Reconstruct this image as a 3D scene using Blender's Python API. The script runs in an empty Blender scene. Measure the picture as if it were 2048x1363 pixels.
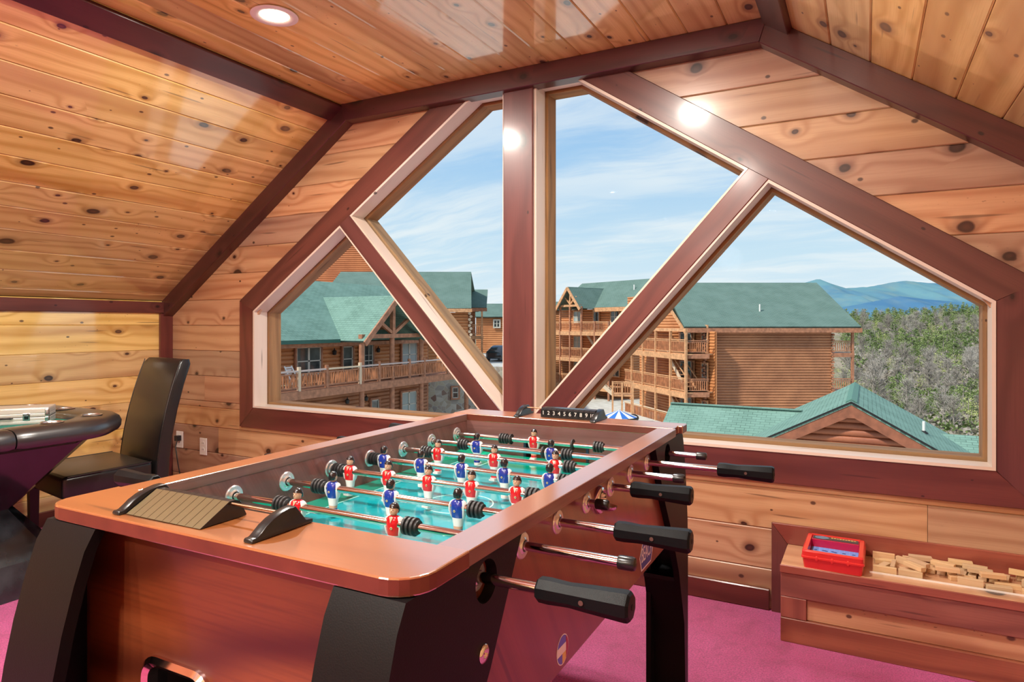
import bpy, bmesh, math, random
from mathutils import Vector, Matrix, noise
from mathutils.geometry import tessellate_polygon
random.seed(7)
S = bpy.context.scene
C = S.collection
PI = math.pi
R = math.radians

# ---------------------------------------------------------------- camera
YAW = R(28.148)
cam_d = bpy.data.cameras.new('camera')
cam = bpy.data.objects.new('camera', cam_d)
C.objects.link(cam)
cam.location = (0, 0, 1.2)
cam.rotation_euler = (R(90), 0, YAW)
cam_d.sensor_width = 36
cam_d.lens = 36 * 1324.1 / 2048
cam_d.shift_y = -0.01645
cam_d.clip_start = 0.05
cam_d.clip_end = 20000
S.camera = cam
S.view_settings.view_transform = 'Standard'
S.view_settings.look = 'None'
S.view_settings.exposure = 0.0
S.view_settings.gamma = 1.0
S.view_settings.use_curve_mapping = False

# ---------------------------------------------------------------- node helper
class NT:
    def __init__(s, tree):
        s.t = tree
        tree.nodes.clear()
    def __call__(s, kind, *ins, **kw):
        n = s.t.nodes.new('ShaderNode' + kind)
        named = {}
        for k, v in kw.items():
            if k in ('operation', 'blend_type', 'data_type', 'noise_dimensions', 'voronoi_dimensions', 'feature',
                     'interpolation_type', 'clamp', 'use_clamp', 'wave_type', 'bands_direction', 'interpolation', 'sky_type', 'vector_type', 'distance'):
                if k == 'distance' and kind != 'Bump':
                    named[k] = v
                elif k == 'distance':
                    n.inputs['Distance'].default_value = v
                else:
                    setattr(n, k, v)
            else:
                named[k] = v
        for i, v in enumerate(ins):
            s.put(n.inputs[i], v)
        for k, v in named.items():
            s.put(n.inputs[k.replace('_', ' ')] if k.replace('_', ' ') in n.inputs else n.inputs[k], v)
        return n
    def put(s, sock, v):
        if v is None:
            return
        if isinstance(v, bpy.types.NodeSocket):
            s.t.links.new(v, sock)
        elif isinstance(v, bpy.types.Node):
            s.t.links.new(v.outputs[0], sock)
        else:
            if sock.type == 'RGBA' and len(v) == 3:
                v = (*v, 1)
            sock.default_value = v
    def m(s, op, a, b=None, c=None, clamp=False):
        n = s.t.nodes.new('ShaderNodeMath')
        n.operation = op
        n.use_clamp = clamp
        for i, v in enumerate((a, b, c)):
            if v is not None:
                s.put(n.inputs[i], v)
        return n.outputs[0]
    def mix(s, f, a, b, mode='MIX'):
        n = s.t.nodes.new('ShaderNodeMix')
        n.data_type = 'RGBA'
        n.blend_type = mode
        s.put(n.inputs[0], f); s.put(n.inputs[6], a); s.put(n.inputs[7], b)
        return n.outputs[2]
    def rng(s, v, a, b, c=0.0, d=1.0, smooth=False):
        n = s.t.nodes.new('ShaderNodeMapRange')
        if smooth:
            n.interpolation_type = 'SMOOTHSTEP'
        for i, x in enumerate((v, a, b, c, d)):
            s.put(n.inputs[i], x)
        return n.outputs[0]
    def ramp(s, f, stops):
        n = s.t.nodes.new('ShaderNodeValToRGB')
        cr = n.color_ramp
        while len(cr.elements) < len(stops):
            cr.elements.new(0.5)
        for e, (p, c) in zip(cr.elements, stops):
            e.position = p
            e.color = (*c, 1)
        s.put(n.inputs[0], f)
        return n.outputs[0]
    def scale(s, vec, x, y, z):
        n = s.t.nodes.new('ShaderNodeVectorMath')
        n.operation = 'MULTIPLY'
        s.put(n.inputs[0], vec)
        n.inputs[1].default_value = (x, y, z)
        return n.outputs[0]
    def noise(s, vec, sc=1.0, detail=2.0, rough=0.5):
        n = s.t.nodes.new('ShaderNodeTexNoise')
        s.put(n.inputs['Vector'], vec)
        n.inputs['Scale'].default_value = sc
        n.inputs['Detail'].default_value = detail
        n.inputs['Roughness'].default_value = rough
        return n.outputs[0]

# ---------------------------------------------------------------- world: high hazy blue sky with thin streaked cloud
W = bpy.data.worlds.new('sky')
S.world = W
W.use_nodes = True
n = NT(W.node_tree)
tc = n('TexCoord')
sep = n('SeparateXYZ', tc.outputs['Generated'])
zz = sep.outputs[2]
base = n.ramp(zz, [(0.0, (0.80, 0.90, 0.97)), (0.10, (0.62, 0.81, 0.95)), (0.24, (0.40, 0.64, 0.92)), (0.42, (0.25, 0.48, 0.85)), (1.0, (0.14, 0.32, 0.72))])
den = n.m('ADD', zz, 0.16)
cx = n.m('DIVIDE', sep.outputs[0], den)
cy = n.m('DIVIDE', sep.outputs[1], den)
cv = n('CombineXYZ', cx, cy, 0.0).outputs[0]
wob = n.noise(cv, 0.9, 3.0)
cv2 = n('CombineXYZ', n.m('MULTIPLY', n.m('ADD', cx, n.m('MULTIPLY', cy, 0.5)), 0.55), n.m('ADD', n.m('MULTIPLY', cy, 2.0), n.m('MULTIPLY', wob, 1.5)), 3.0).outputs[0]
c1 = n.noise(cv2, 1.1, 8.0, 0.62)
c2 = n.noise(n.scale(cv, 0.5, 0.8, 1), 1.0, 3.0)
cl = n.m('MULTIPLY', n.rng(c1, 0.38, 0.62, 0, 1, True), n.rng(c2, 0.30, 0.56, 0.25, 1))
cl = n.m('MULTIPLY', cl, n.rng(zz, 0.0, 0.02, 0.0, 0.85))
sky = n.mix(cl, base, (0.90, 0.95, 0.98))
sky = n.mix(n.rng(zz, -0.02, 0.0, 1, 0), sky, (0.20, 0.20, 0.17))
bg = n('Background', sky, 1.0)
n.t.links.new(bg.outputs[0], n('OutputWorld').inputs[0])

# ---------------------------------------------------------------- sun (hazy, from behind and left of the window wall)
sd = bpy.data.lights.new('sun', 'SUN')
sd.energy = 4.6
sd.angle = R(4)
sd.color = (1.0, 0.94, 0.85)
so = bpy.data.objects.new('sun', sd)
C.objects.link(so)
so.rotation_euler = Vector((0.38, 0.56, -0.74)).to_track_quat('-Z', 'Y').to_euler()

FILL_E = 58.0       # added fill globe, out of view behind the viewer
LIGHT_E = 40.0      # each recessed ceiling lamp, watts

# ---------------------------------------------------------------- mesh helpers
def link(o, parent=None, M=None):
    C.objects.link(o)
    if parent is not None:
        o.parent = parent
    if M is not None:
        o.matrix_local = M
    return o
def tag(o, label=None, cat=None, group=None, kind=None):
    if label: o['label'] = label
    if cat: o['category'] = cat
    if group: o['group'] = group
    if kind: o['kind'] = kind
    return o
def empty(name, loc=(0, 0, 0), rz=0.0, parent=None, **k):
    o = bpy.data.objects.new(name, None)
    o.empty_display_size = 0.1
    C.objects.link(o)
    if parent: o.parent = parent
    o.location = loc
    o.rotation_euler = (0, 0, rz)
    return tag(o, **k)
def frame(O, U, V):
    U = Vector(U).normalized(); V = Vector(V)
    V = (V - U * V.dot(U)).normalized()
    N = U.cross(V)
    return Matrix(((U.x, V.x, N.x, O[0]), (U.y, V.y, N.y, O[1]), (U.z, V.z, N.z, O[2]), (0, 0, 0, 1)))
def T(x, y, z, rx=0, ry=0, rz=0):
    return Matrix.Translation((x, y, z)) @ Matrix.Rotation(rz, 4, 'Z') @ Matrix.Rotation(ry, 4, 'Y') @ Matrix.Rotation(rx, 4, 'X')

class MB:
    def __init__(s):
        s.v = []; s.f = []; s.m = []
    def add(s, vs, fs, mi=0, M=None):
        b = len(s.v)
        for p in vs:
            p = Vector(p)
            s.v.append(tuple(M @ p if M is not None else p))
        for k, f in enumerate(fs):
            s.f.append([b + i for i in f])
            s.m.append(mi[k] if isinstance(mi, (list, tuple)) else mi)
        return s
    def box(s, x0, x1, y0, y1, z0, z1, mi=0, M=None):
        vs = [(x0, y0, z0), (x1, y0, z0), (x1, y1, z0), (x0, y1, z0), (x0, y0, z1), (x1, y0, z1), (x1, y1, z1), (x0, y1, z1)]
        return s.add(vs, [(0, 3, 2, 1), (4, 5, 6, 7), (0, 1, 5, 4), (1, 2, 6, 5), (2, 3, 7, 6), (3, 0, 4, 7)], mi, M)
    def bar(s, a, b, w, h, mi=0, up=(0, 0, 1)):
        a = Vector(a); b = Vector(b); d = b - a
        up = Vector(up)
        if abs(d.normalized().dot(up)) > 0.98: up = Vector((0, 1, 0))
        M = frame(a, d, up.cross(d))
        return s.box(0, d.length, -w / 2, w / 2, -h / 2, h / 2, mi, M)
    def prism(s, poly, z0, z1, mi=0, M=None, holes=(), bev=0.0):
        """poly CCW in XY, extruded z0..z1; holes CCW too"""
        loops = [list(poly)] + [list(h) for h in holes]
        flat = [p for l in loops for p in l]
        if holes:
            tris = [tuple(t) for t in tessellate_polygon([[Vector((p[0], p[1], 0)) for p in l] for l in loops])]
            def area(t):
                a, b, c = (flat[i] for i in t)
                return (b[0] - a[0]) * (c[1] - a[1]) - (b[1] - a[1]) * (c[0] - a[0])
            tris = [t if area(t) > 0 else (t[0], t[2], t[1]) for t in tris]
        else:
            tris = [tuple(range(len(poly)))]
        n_ = len(flat)
        if bev > 0 and not holes:
            cy_ = (max(p[1] for p in poly) + min(p[1] for p in poly)) / 2
            h_ = max(1e-6, (max(p[1] for p in poly) - min(p[1] for p in poly)) / 2)
            k = max(0.0, (h_ - bev) / h_)
            top = [(p[0], cy_ + (p[1] - cy_) * k, z1) for p in poly]
            vs = [(p[0], p[1], z0) for p in poly] + [(p[0], p[1], z1 - bev) for p in poly] + top
            N_ = len(poly)
            fs = [tuple(reversed(range(N_))), tuple(range(2 * N_, 3 * N_))]
            for i in range(N_):
                j = (i + 1) % N_
                fs.append((i, j, N_ + j, N_ + i)); fs.append((N_ + i, N_ + j, 2 * N_ + j, 2 * N_ + i))
            return s.add(vs, fs, mi, M)
        vs = [(p[0], p[1], z0) for p in flat] + [(p[0], p[1], z1) for p in flat]
        fs = [tuple(reversed(t)) for t in tris] + [tuple(i + n_ for i in t) for t in tris]
        b = 0
        for li, l in enumerate(loops):
            for i in range(len(l)):
                j = (i + 1) % len(l)
                q = (b + i, b + j, n_ + b + j, n_ + b + i)
                fs.append(q if li == 0 else tuple(reversed(q)))
            b += len(l)
        return s.add(vs, fs, mi, M)
    def loft(s, rings, mi=0, M=None, cap=True, closed=True):
        """rings: lists of equal-length 3D point loops; mi may be list per segment"""
        n_ = len(rings[0]); vs = [p for r in rings for p in r]; fs = []; ms = []
        for k in range(len(rings) - 1):
            for i in range(n_ if closed else n_ - 1):
                j = (i + 1) % n_
                fs.append((k * n_ + i, k * n_ + j, (k + 1) * n_ + j, (k + 1) * n_ + i))
                ms.append(mi[k] if isinstance(mi, (list, tuple)) else mi)
        if cap:
            fs.append(tuple(reversed(range(n_)))); ms.append(mi[0] if isinstance(mi, (list, tuple)) else mi)
            fs.append(tuple(range((len(rings) - 1) * n_, len(rings) * n_))); ms.append(mi[-1] if isinstance(mi, (list, tuple)) else mi)
        return s.add(vs, fs, ms, M)
    def lathe(s, prof, n_=24, mi=0, M=None, cap=True):
        """prof: (r, z) from bottom to top, around Z"""
        rings = [[(r * math.cos(2 * PI * i / n_), r * math.sin(2 * PI * i / n_), z) for i in range(n_)] for r, z in prof]
        return s.loft(rings, mi, M, cap)
    def cyl(s, a, b, r, n_=12, mi=0, r2=None):
        a = Vector(a); b = Vector(b); d = b - a
        q = d.to_track_quat('Z', 'Y').to_matrix().to_4x4()
        return s.lathe([(r, 0), (r if r2 is None else r2, d.length)], n_, mi, Matrix.Translation(a) @ q)
    def tube(s, pts, r, n_=8, mi=0):
        pts = [Vector(p) for p in pts]; rings = []
        for i, p in enumerate(pts):
            d = (pts[min(i + 1, len(pts) - 1)] - pts[max(i - 1, 0)]).normalized()
            q = d.to_track_quat('Z', 'Y')
            rings.append([tuple(p + q @ Vector((r * math.cos(2 * PI * k / n_), r * math.sin(2 * PI * k / n_), 0))) for k in range(n_)])
        return s.loft(rings, mi)
    def ball(s, c, rx, ry, rz, n_=14, k_=8, mi=0, M=None, z0=-1.0, z1=1.0):
        rings = []
        for i in range(k_ + 1):
            t = z0 + (z1 - z0) * i / k_
            a = math.asin(max(-0.999, min(0.999, math.sin(t * PI / 2))))
            rr = max(0.02, math.cos(a)); zz_ = math.sin(a)
            rings.append([(c[0] + rx * rr * math.cos(2 * PI * j / n_), c[1] + ry * rr * math.sin(2 * PI * j / n_), c[2] + rz * zz_) for j in range(n_)])
        return s.loft(rings, mi, M)
    def mesh(s, name, mats, smooth=None, bevel=0.0, seg=2):
        me = bpy.data.meshes.new(name)
        me.from_pydata(s.v, [], s.f)
        for m_ in (mats if isinstance(mats, (list, tuple)) else [mats]):
            me.materials.append(m_)
        me.polygons.foreach_set('material_index', s.m)
        me.update()
        if bevel > 0:
            bm = bmesh.new(); bm.from_mesh(me)
            bmesh.ops.remove_doubles(bm, verts=bm.verts, dist=1e-5)
            ed = [e for e in bm.edges if len(e.link_faces) == 2 and e.calc_face_angle(0) > R(25)]
            bmesh.ops.bevel(bm, geom=ed, offset=bevel, segments=seg, affect='EDGES', profile=0.5, clamp_overlap=True)
            bm.to_mesh(me); bm.free()
        if smooth is not None:
            me.polygons.foreach_set('use_smooth', [True] * len(me.polygons))
            me.set_sharp_from_angle(angle=R(smooth))
        return me
    def build(s, name, mats, parent=None, M=None, smooth=None, bevel=0.0, seg=2):
        return link(bpy.data.objects.new(name, s.mesh(name, mats, smooth, bevel, seg)), parent, M)

def inst(o, parent=None, M=None, name=None):
    c = o.copy(); c.animation_data_clear()
    C.objects.link(c); c.parent = parent
    if M is not None: c.matrix_local = M
    return c

def clip(poly, a, b, c):
    """keep a*x + b*y <= c"""
    out = []
    for i in range(len(poly)):
        p, q = poly[i], poly[(i + 1) % len(poly)]
        dp, dq = a * p[0] + b * p[1] - c, a * q[0] + b * q[1] - c
        if dp <= 0: out.append(p)
        if (dp < 0 < dq) or (dq < 0 < dp):
            t = dp / (dp - dq)
            out.append((p[0] + t * (q[0] - p[0]), p[1] + t * (q[1] - p[1])))
    return out
def offset(poly, d):
    """outward offset of CCW convex polygon"""
    out = []; N_ = len(poly)
    for i in range(N_):
        p0, p1, p2 = poly[i - 1], poly[i], poly[(i + 1) % N_]
        def nrm(a, b):
            dx, dy = b[0] - a[0], b[1] - a[1]; l = math.hypot(dx, dy)
            return dy / l, -dx / l
        n1, n2 = nrm(p0, p1), nrm(p1, p2)
        k = d / (1 + n1[0] * n2[0] + n1[1] * n2[1])
        out.append((p1[0] + (n1[0] + n2[0]) * k, p1[1] + (n1[1] + n2[1]) * k))
    return out
def arc(cx_, cy_, r, a0, a1, n_):
    return [(cx_ + r * math.cos(R(a0 + (a1 - a0) * i / n_)), cy_ + r * math.sin(R(a0 + (a1 - a0) * i / n_))) for i in range(n_ + 1)]
def rrect(x0, x1, y0, y1, r, n_=4):
    return arc(x1 - r, y0 + r, r, -90, 0, n_) + arc(x1 - r, y1 - r, r, 0, 90, n_) + arc(x0 + r, y1 - r, r, 90, 180, n_) + arc(x0 + r, y0 + r, r, 180, 270, n_)
def circ(cx_, cy_, r, n_=24):
    return [(cx_ + r * math.cos(2 * PI * i / n_), cy_ + r * math.sin(2 * PI * i / n_)) for i in range(n_)]
def board(name, poly, M, t, mat, parent, bev=0.0, z0=0.0):
    """poly in (u, v) of frame M; object origin at the polygon's middle so that the grain differs; u is the grain direction"""
    if len(poly) < 3: return None
    cu = sum(p[0] for p in poly) / len(poly); cv_ = sum(p[1] for p in poly) / len(poly)
    b = MB().prism([(p[0] - cu, p[1] - cv_) for p in poly], z0, t, 0, None, (), bev)
    return b.build(name, mat, parent, M @ Matrix.Translation((cu, cv_, 0)))

# ---------------------------------------------------------------- materials
def new_mat(name):
    m_ = bpy.data.materials.new(name); m_.use_nodes = True
    return m_, NT(m_.node_tree)
def out(n_, sh):
    n_.t.links.new(sh.outputs[0], n_('OutputMaterial').inputs[0])
def pbsdf(n_, col, rough=0.5, metal=0.0, coat=0.0, croul=0.1, bump=None, spec=0.5, cior=1.6, **kw):
    b = n_('BsdfPrincipled')
    b.inputs['Coat IOR'].default_value = cior
    n_.put(b.inputs['Base Color'], col); n_.put(b.inputs['Roughness'], rough); n_.put(b.inputs['Metallic'], metal)
    n_.put(b.inputs['Coat Weight'], coat); n_.put(b.inputs['Coat Roughness'], croul); n_.put(b.inputs['Specular IOR Level'], spec)
    if bump is not None: n_.put(b.inputs['Normal'], bump)
    for k, v in kw.items(): n_.put(b.inputs[k.replace('_', ' ')], v)
    return b
def bumpn(n_, h, strength=0.3, dist=0.01):
    b = n_('Bump'); n_.put(b.inputs['Height'], h)
    b.inputs['Strength'].default_value = strength; b.inputs['Distance'].default_value = dist
    return b.outputs[0]
def plain(name, col, rough=0.5, metal=0.0, coat=0.0, nz=0.0, nscale=30.0, bump=0.0, bscale=200.0, spec=0.5, croul=0.1):
    m_, n_ = new_mat(name)
    tc_ = n_('TexCoord').outputs['Object']
    c_ = (*col, 1)
    if nz > 0:
        f_ = n_.noise(tc_, nscale, 4.0)
        c_ = n_.mix(n_.rng(f_, 0.3, 0.7), tuple(max(0, x * (1 - nz)) for x in col), tuple(min(1, x * (1 + nz)) for x in col))
    bp = bumpn(n_, n_.noise(tc_, bscale, 3.0), bump, 0.002) if bump > 0 else None
    out(n_, pbsdf(n_, c_, rough, metal, coat, croul, bp, spec))
    return m_

def wood(name, light, dark, heart, knot_amt=0.5, knot_col=(0.035, 0.012, 0.008), rough=0.38, coat=0.6, croul=0.1,
         ring=38.0, kx=3.0, ky=5.0, tint=0.22, axis='X', ringmix=0.8, heartmix=0.7, fiber=0.45, bump=0.0, cior=1.6, curl=3.5):
    m_, n_ = new_mat(name)
    tcn = n_('TexCoord'); oi = n_('ObjectInfo')
    rnd = oi.outputs['Random']
    sp = n_('SeparateXYZ', tcn.outputs['Object'])
    X_, Y_, Z_ = sp.outputs
    if axis == 'Y': X_, Y_ = Y_, X_
    if axis == 'Z': X_, Z_ = Z_, X_
    x = n_.m('ADD', X_, n_.m('MULTIPLY', rnd, 57.3))
    y = n_.m('ADD', n_.m('ADD', Y_, n_.m('MULTIPLY', Z_, 0.6)), n_.m('MULTIPLY', rnd, 11.7))
    def vec(a, b, c=0.0):
        return n_('CombineXYZ', n_.m('MULTIPLY', x, a), n_.m('MULTIPLY', y, b), c).outputs[0]
    vo = n_('TexVoronoi', voronoi_dimensions='2D')
    warp = n_.noise(vec(9, 14), 1.0, 1.0)
    kv = n_('CombineXYZ', n_.m('ADD', n_.m('MULTIPLY', x, kx), n_.m('MULTIPLY', warp, 0.06)), n_.m('ADD', n_.m('MULTIPLY', y, ky), n_.m('MULTIPLY', warp, 0.06)), 0.0).outputs[0]
    n_.put(vo.inputs['Vector'], kv); vo.inputs['Scale'].default_value = 1.0; vo.inputs['Randomness'].default_value = 0.95
    dist = vo.outputs['Distance']
    cr_ = n_('SeparateColor', vo.outputs['Color'])
    present = n_.m('GREATER_THAN', cr_.outputs[0], 1.0 - knot_amt)
    kr = n_.rng(n_.m('MULTIPLY', cr_.outputs[1], cr_.outputs[1]), 0, 1, 0.028, 0.125)
    kd = n_.m('DIVIDE', dist, kr)
    knot = n_.m('MULTIPLY', n_.rng(kd, 0.75, 1.1, 1, 0, True), present)
    core = n_.m('MULTIPLY', n_.rng(kd, 0.1, 0.7, 1, 0, True), present)
    halo = n_.m('MULTIPLY', n_.rng(kd, 0.9, 2.4, 0.8, 0, True), present)
    fall = n_.m('MULTIPLY', n_.rng(dist, 0.0, 0.42, 1, 0, True), present)
    wobble = n_.noise(vec(0.9, 4.0, 2.0), 1.0, 2.0)
    g = n_.m('ADD', n_.m('MULTIPLY', y, ring), n_.m('ADD', n_.m('MULTIPLY', wobble, 9.0), n_.m('MULTIPLY', n_.m('MULTIPLY', fall, fall), curl)))
    rg = n_.m('MULTIPLY', n_.m('ADD', n_.m('SINE', n_.m('MULTIPLY', g, 2.2)), 1.0), 0.5)
    rg = n_.m('POWER', rg, 2.2)
    fib = n_.noise(vec(5.0, 230.0, 1.0), 1.0, 3.0)
    col = n_.mix(n_.m('MULTIPLY', rg, ringmix), light, dark)
    hz = n_.rng(n_.noise(vec(0.45, 5.5, 5.0), 1.0, 2.0), 0.52, 0.72, 0, heartmix, True)
    col = n_.mix(hz, col, heart)
    col = n_.mix(n_.m('MULTIPLY', n_.rng(fib, 0.45, 0.75), fiber), col, dark)
    col = n_.mix(n_.m('MULTIPLY', halo, 0.75), col, tuple(0.55 * a for a in heart))
    col = n_.mix(n_.m('MULTIPLY', knot, 0.98), col, knot_col)
    col = n_.mix(n_.m('MULTIPLY', core, 0.12), col, heart)
    vo2 = n_('TexVoronoi', voronoi_dimensions='2D')
    kv2 = n_('CombineXYZ', n_.m('MULTIPLY', x, kx * 2.1), n_.m('MULTIPLY', y, ky * 2.2), 0.0).outputs[0]
    n_.put(vo2.inputs['Vector'], kv2); vo2.inputs['Scale'].default_value = 1.0
    c2_ = n_('SeparateColor', vo2.outputs['Color'])
    rad2 = n_.rng(c2_.outputs[1], 0, 1, 0.012, 0.085)
    k2 = n_.m('MULTIPLY', n_.rng(n_.m('DIVIDE', vo2.outputs['Distance'], rad2), 0.6, 1.2, 1, 0, True), n_.m('GREATER_THAN', c2_.outputs[0], 1.0 - knot_amt * 0.36))
    col = n_.mix(n_.m('MULTIPLY', k2, 0.85), col, knot_col)
    # spalted patches of tiny dark specks
    sp2 = n_.m('MULTIPLY', n_.rng(n_.noise(vec(55.0, 120.0, 3.0), 1.0, 2.0), 0.66, 0.72), n_.rng(n_.noise(vec(1.1, 7.0, 8.0), 1.0, 1.0), 0.63, 0.72))
    col = n_.mix(n_.m('MULTIPLY', sp2, min(1.0, knot_amt * 1.1)), col, knot_col)
    # thin resin streaks
    st = n_.rng(n_.noise(vec(2.2, 42.0, 9.0), 1.0, 1.0), 0.70, 0.76, 0, 0.55)
    col = n_.mix(st, col, knot_col)
    r2 = n_.m('FRACT', n_.m('MULTIPLY', rnd, 17.31))
    hsv = n_('HueSaturation')
    n_.put(hsv.inputs['Hue'], n_.rng(n_.m('FRACT', n_.m('MULTIPLY', rnd, 5.77)), 0, 1, 0.492, 0.507))
    n_.put(hsv.inputs['Saturation'], n_.rng(r2, 0, 1, 0.9, 1.08))
    n_.put(hsv.inputs['Value'], n_.rng(r2, 0, 1, 1 - tint, 1 + tint))
    n_.put(hsv.inputs['Color'], col)
    bp = bumpn(n_, fib, bump, 0.003) if bump > 0 else None
    out(n_, pbsdf(n_, hsv.outputs[0], rough, 0.0, coat, croul, bp, 0.5, cior))
    return m_

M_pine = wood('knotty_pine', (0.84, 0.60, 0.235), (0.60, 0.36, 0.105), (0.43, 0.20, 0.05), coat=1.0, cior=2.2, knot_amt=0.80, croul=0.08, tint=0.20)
M_pine_w = wood('gable_pine_backlit', (0.49, 0.29, 0.165), (0.36, 0.175, 0.09), (0.23, 0.085, 0.05), coat=0.3, croul=0.2, ky=4.0, heartmix=0.75, knot_amt=0.55)  # same pine as the ceiling, its backlit darkening put into the colour
M_cherry = wood('stained_trim', (0.125, 0.034, 0.028), (0.068, 0.017, 0.016), (0.046, 0.012, 0.012), knot_amt=0.28, knot_col=(0.02, 0.006, 0.006), ring=26, tint=0.10, coat=0.28, croul=0.15, ringmix=0.6, fiber=0.35)
M_beamdark = wood('dark_stained_beam', (0.085, 0.020, 0.017), (0.048, 0.011, 0.010), (0.035, 0.009, 0.009), knot_amt=0.28, knot_col=(0.01, 0.004, 0.004), ring=26, tint=0.10, coat=0.25, croul=0.14, ringmix=0.6, fiber=0.35)
M_benchred = wood('bench_red_wood', (0.30, 0.095, 0.062), (0.17, 0.045, 0.032), (0.11, 0.026, 0.022), knot_amt=0.3, knot_col=(0.02, 0.006, 0.006), ring=26, tint=0.12, coat=0.4, croul=0.16, ringmix=0.65, fiber=0.35)
M_liner = wood('pale_jamb_wood', (0.66, 0.55, 0.46), (0.58, 0.46, 0.37), (0.55, 0.42, 0.32), knot_amt=0.05, ring=20, tint=0.05, coat=0.1, rough=0.5, ringmix=0.3, fiber=0.2)
M_rough = wood('weathered_frame', (0.36, 0.195, 0.085), (0.23, 0.12, 0.055), (0.28, 0.12, 0.04), knot_amt=0.12, ring=60, tint=0.08, coat=0.0, rough=0.85, fiber=0.6, bump=0.4)
M_back = plain('backing_black', (0.03, 0.012, 0.008), 0.8)
M_bench_top = wood('worn_pine_top', (0.66, 0.38, 0.17), (0.50, 0.25, 0.10), (0.42, 0.18, 0.07), knot_amt=0.3, tint=0.06, coat=0.3)
M_steel = plain('chrome', (0.80, 0.80, 0.80), 0.12, 1.0)
M_brushed = plain('brushed_steel', (0.62, 0.61, 0.60), 0.3, 1.0)
M_blackrub = plain('black_rubber', (0.018, 0.018, 0.020), 0.45, spec=0.5)
M_blackpl = plain('black_plastic', (0.012, 0.012, 0.013), 0.25, spec=0.5)
M_white = plain('white_plastic', (0.80, 0.78, 0.74), 0.35)
M_dark = plain('dark_void', (0.006, 0.005, 0.005), 0.7)
# ================================================================ ROOM
D = 2.97; HC = 2.465; XL, XR = -2.668, -0.362; KL, KR = -4.305, 1.275; KZ = 1.36; YB = -3.6
prof = [(KL, 0), (KR, 0), (KR, KZ), (XR, HC), (XL, HC), (KL, KZ)]
big = [(-3.438, .68), (.403, .68), (.403, 1.277), (-1.238, 2.381), (-1.809, 2.381), (-3.438, 1.277)]
PXL, PXR = -1.629, -1.440
GM = frame((0, D, 0), (1, 0, 0), (0, 0, 1))           # N = U x V = (0,-1,0): towards the room
def gpt(x, z): return (x, z)
SL = math.hypot(XL - KL, HC - KZ)
PIT = 0.1705

# floor: cut pile carpet
m_, n_ = new_mat('magenta_carpet')
t_ = n_('TexCoord').outputs['Object']
a_ = n_.noise(t_, 2.2, 3.0); b_ = n_.noise(t_, 160.0, 3.0, 0.7); c_ = n_.noise(t_, 420.0, 2.0, 0.7)
col = n_.mix(n_.rng(a_, 0.35, 0.65), (0.68, 0.045, 0.26), (0.92, 0.12, 0.46))
d_ = n_.noise(t_, 13.0, 4.0, 0.6)
col = n_.mix(n_.rng(d_, 0.50, 0.72, 0, 0.55), col, (0.38, 0.022, 0.10))
col = n_.mix(n_.rng(b_, 0.42, 0.62, 0, 0.65), col, (0.30, 0.012, 0.08))
col = n_.mix(n_.rng(c_, 0.5, 0.7, 0, 0.6), col, (0.85, 0.28, 0.50))
out(n_, pbsdf(n_, col, 0.95, 0, 0, 0.1, bumpn(n_, n_.m('ADD', b_, c_), 0.9, 0.012), 0.1, Sheen_Weight=0.4, Sheen_Roughness=0.5, Sheen_Tint=(1, 0.55, 0.75, 1)))
M_carpet = m_
MB().box(KL - .1, KR + .1, YB - .1, D + .1, -.12, 0).build('floor', M_carpet)['kind'] = 'structure'

# gable wall with the window
wf = empty('wall_front', (0, 0, 0), kind='structure')
b = MB()
b.prism(offset(prof, 0.10), -.10, -.02, 0, GM, holes=[offset(big, .0135)])
b.build('backing', M_back, wf)
def wx(z, side):
    """window boundary x at height z, pushed 5 cm outwards"""
    if side < 0:
        x = -3.438 if z < 1.277 else -3.438 + (z - 1.277) / (2.381 - 1.277) * (3.438 - 1.809)
        return x - .05
    x = .403 if z < 1.277 else .403 - (z - 1.277) / (2.381 - 1.277) * (.403 + 1.238)
    return x + .05
k = 0
z = -0.002
rj = random.Random(3)
def wall_piece(poly, butts=()):
    cuts = sorted(butts)
    segs = []; lo = -1e3
    for c_ in list(cuts) + [1e3]:
        p = clip(clip(poly, -1, 0, -lo), 1, 0, c_ - (0.0008 if c_ < 900 else 0))
        if len(p) > 2 and max(q[0] for q in p) - min(q[0] for q in p) > .02: segs.append(p)
        lo = c_ + .0008
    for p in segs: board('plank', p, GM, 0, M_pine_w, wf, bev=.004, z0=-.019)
butt_at = {1: [-4.23 + 1.1], 2: [.206, -3.81], 0: [-1.9], 4: [-3.95], 12: [0.7], 9: [.62]}
i = 0
while z < HC:
    z0, z1 = z + .0006, min(z + PIT - .0006, HC)
    st = clip(clip(prof, 0, -1, -z0), 0, 1, z1)
    bt = butt_at.get(i, [])
    if len(st) > 2:
        if z1 <= .66:
            wall_piece(st, bt)
        elif z0 < .66:
            wall_piece(clip(st, 0, 1, .64), bt)
        if z1 > .66:
            s2 = clip(st, 0, -1, -max(z0, .6402)) if z0 < .64 else st
            za, zb = max(z0, .6402), min(z1, 2.38)
            if za < zb:
                for sd_ in (-1, 1):
                    xa, xb = wx(za, sd_), wx(zb, sd_)
                    if sd_ < 0:  # keep left of the line
                        a_, b_ = (zb - za), -(xb - xa)
                        wall_piece(clip(s2, a_, b_, a_ * xa + b_ * za), bt)
                    else:
                        a_, b_ = -(zb - za), (xb - xa)
                        wall_piece(clip(s2, a_, b_, a_ * xa + b_ * za), bt)
            elif za >= 2.38:
                wall_piece(s2)
    z += PIT; i += 1

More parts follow.
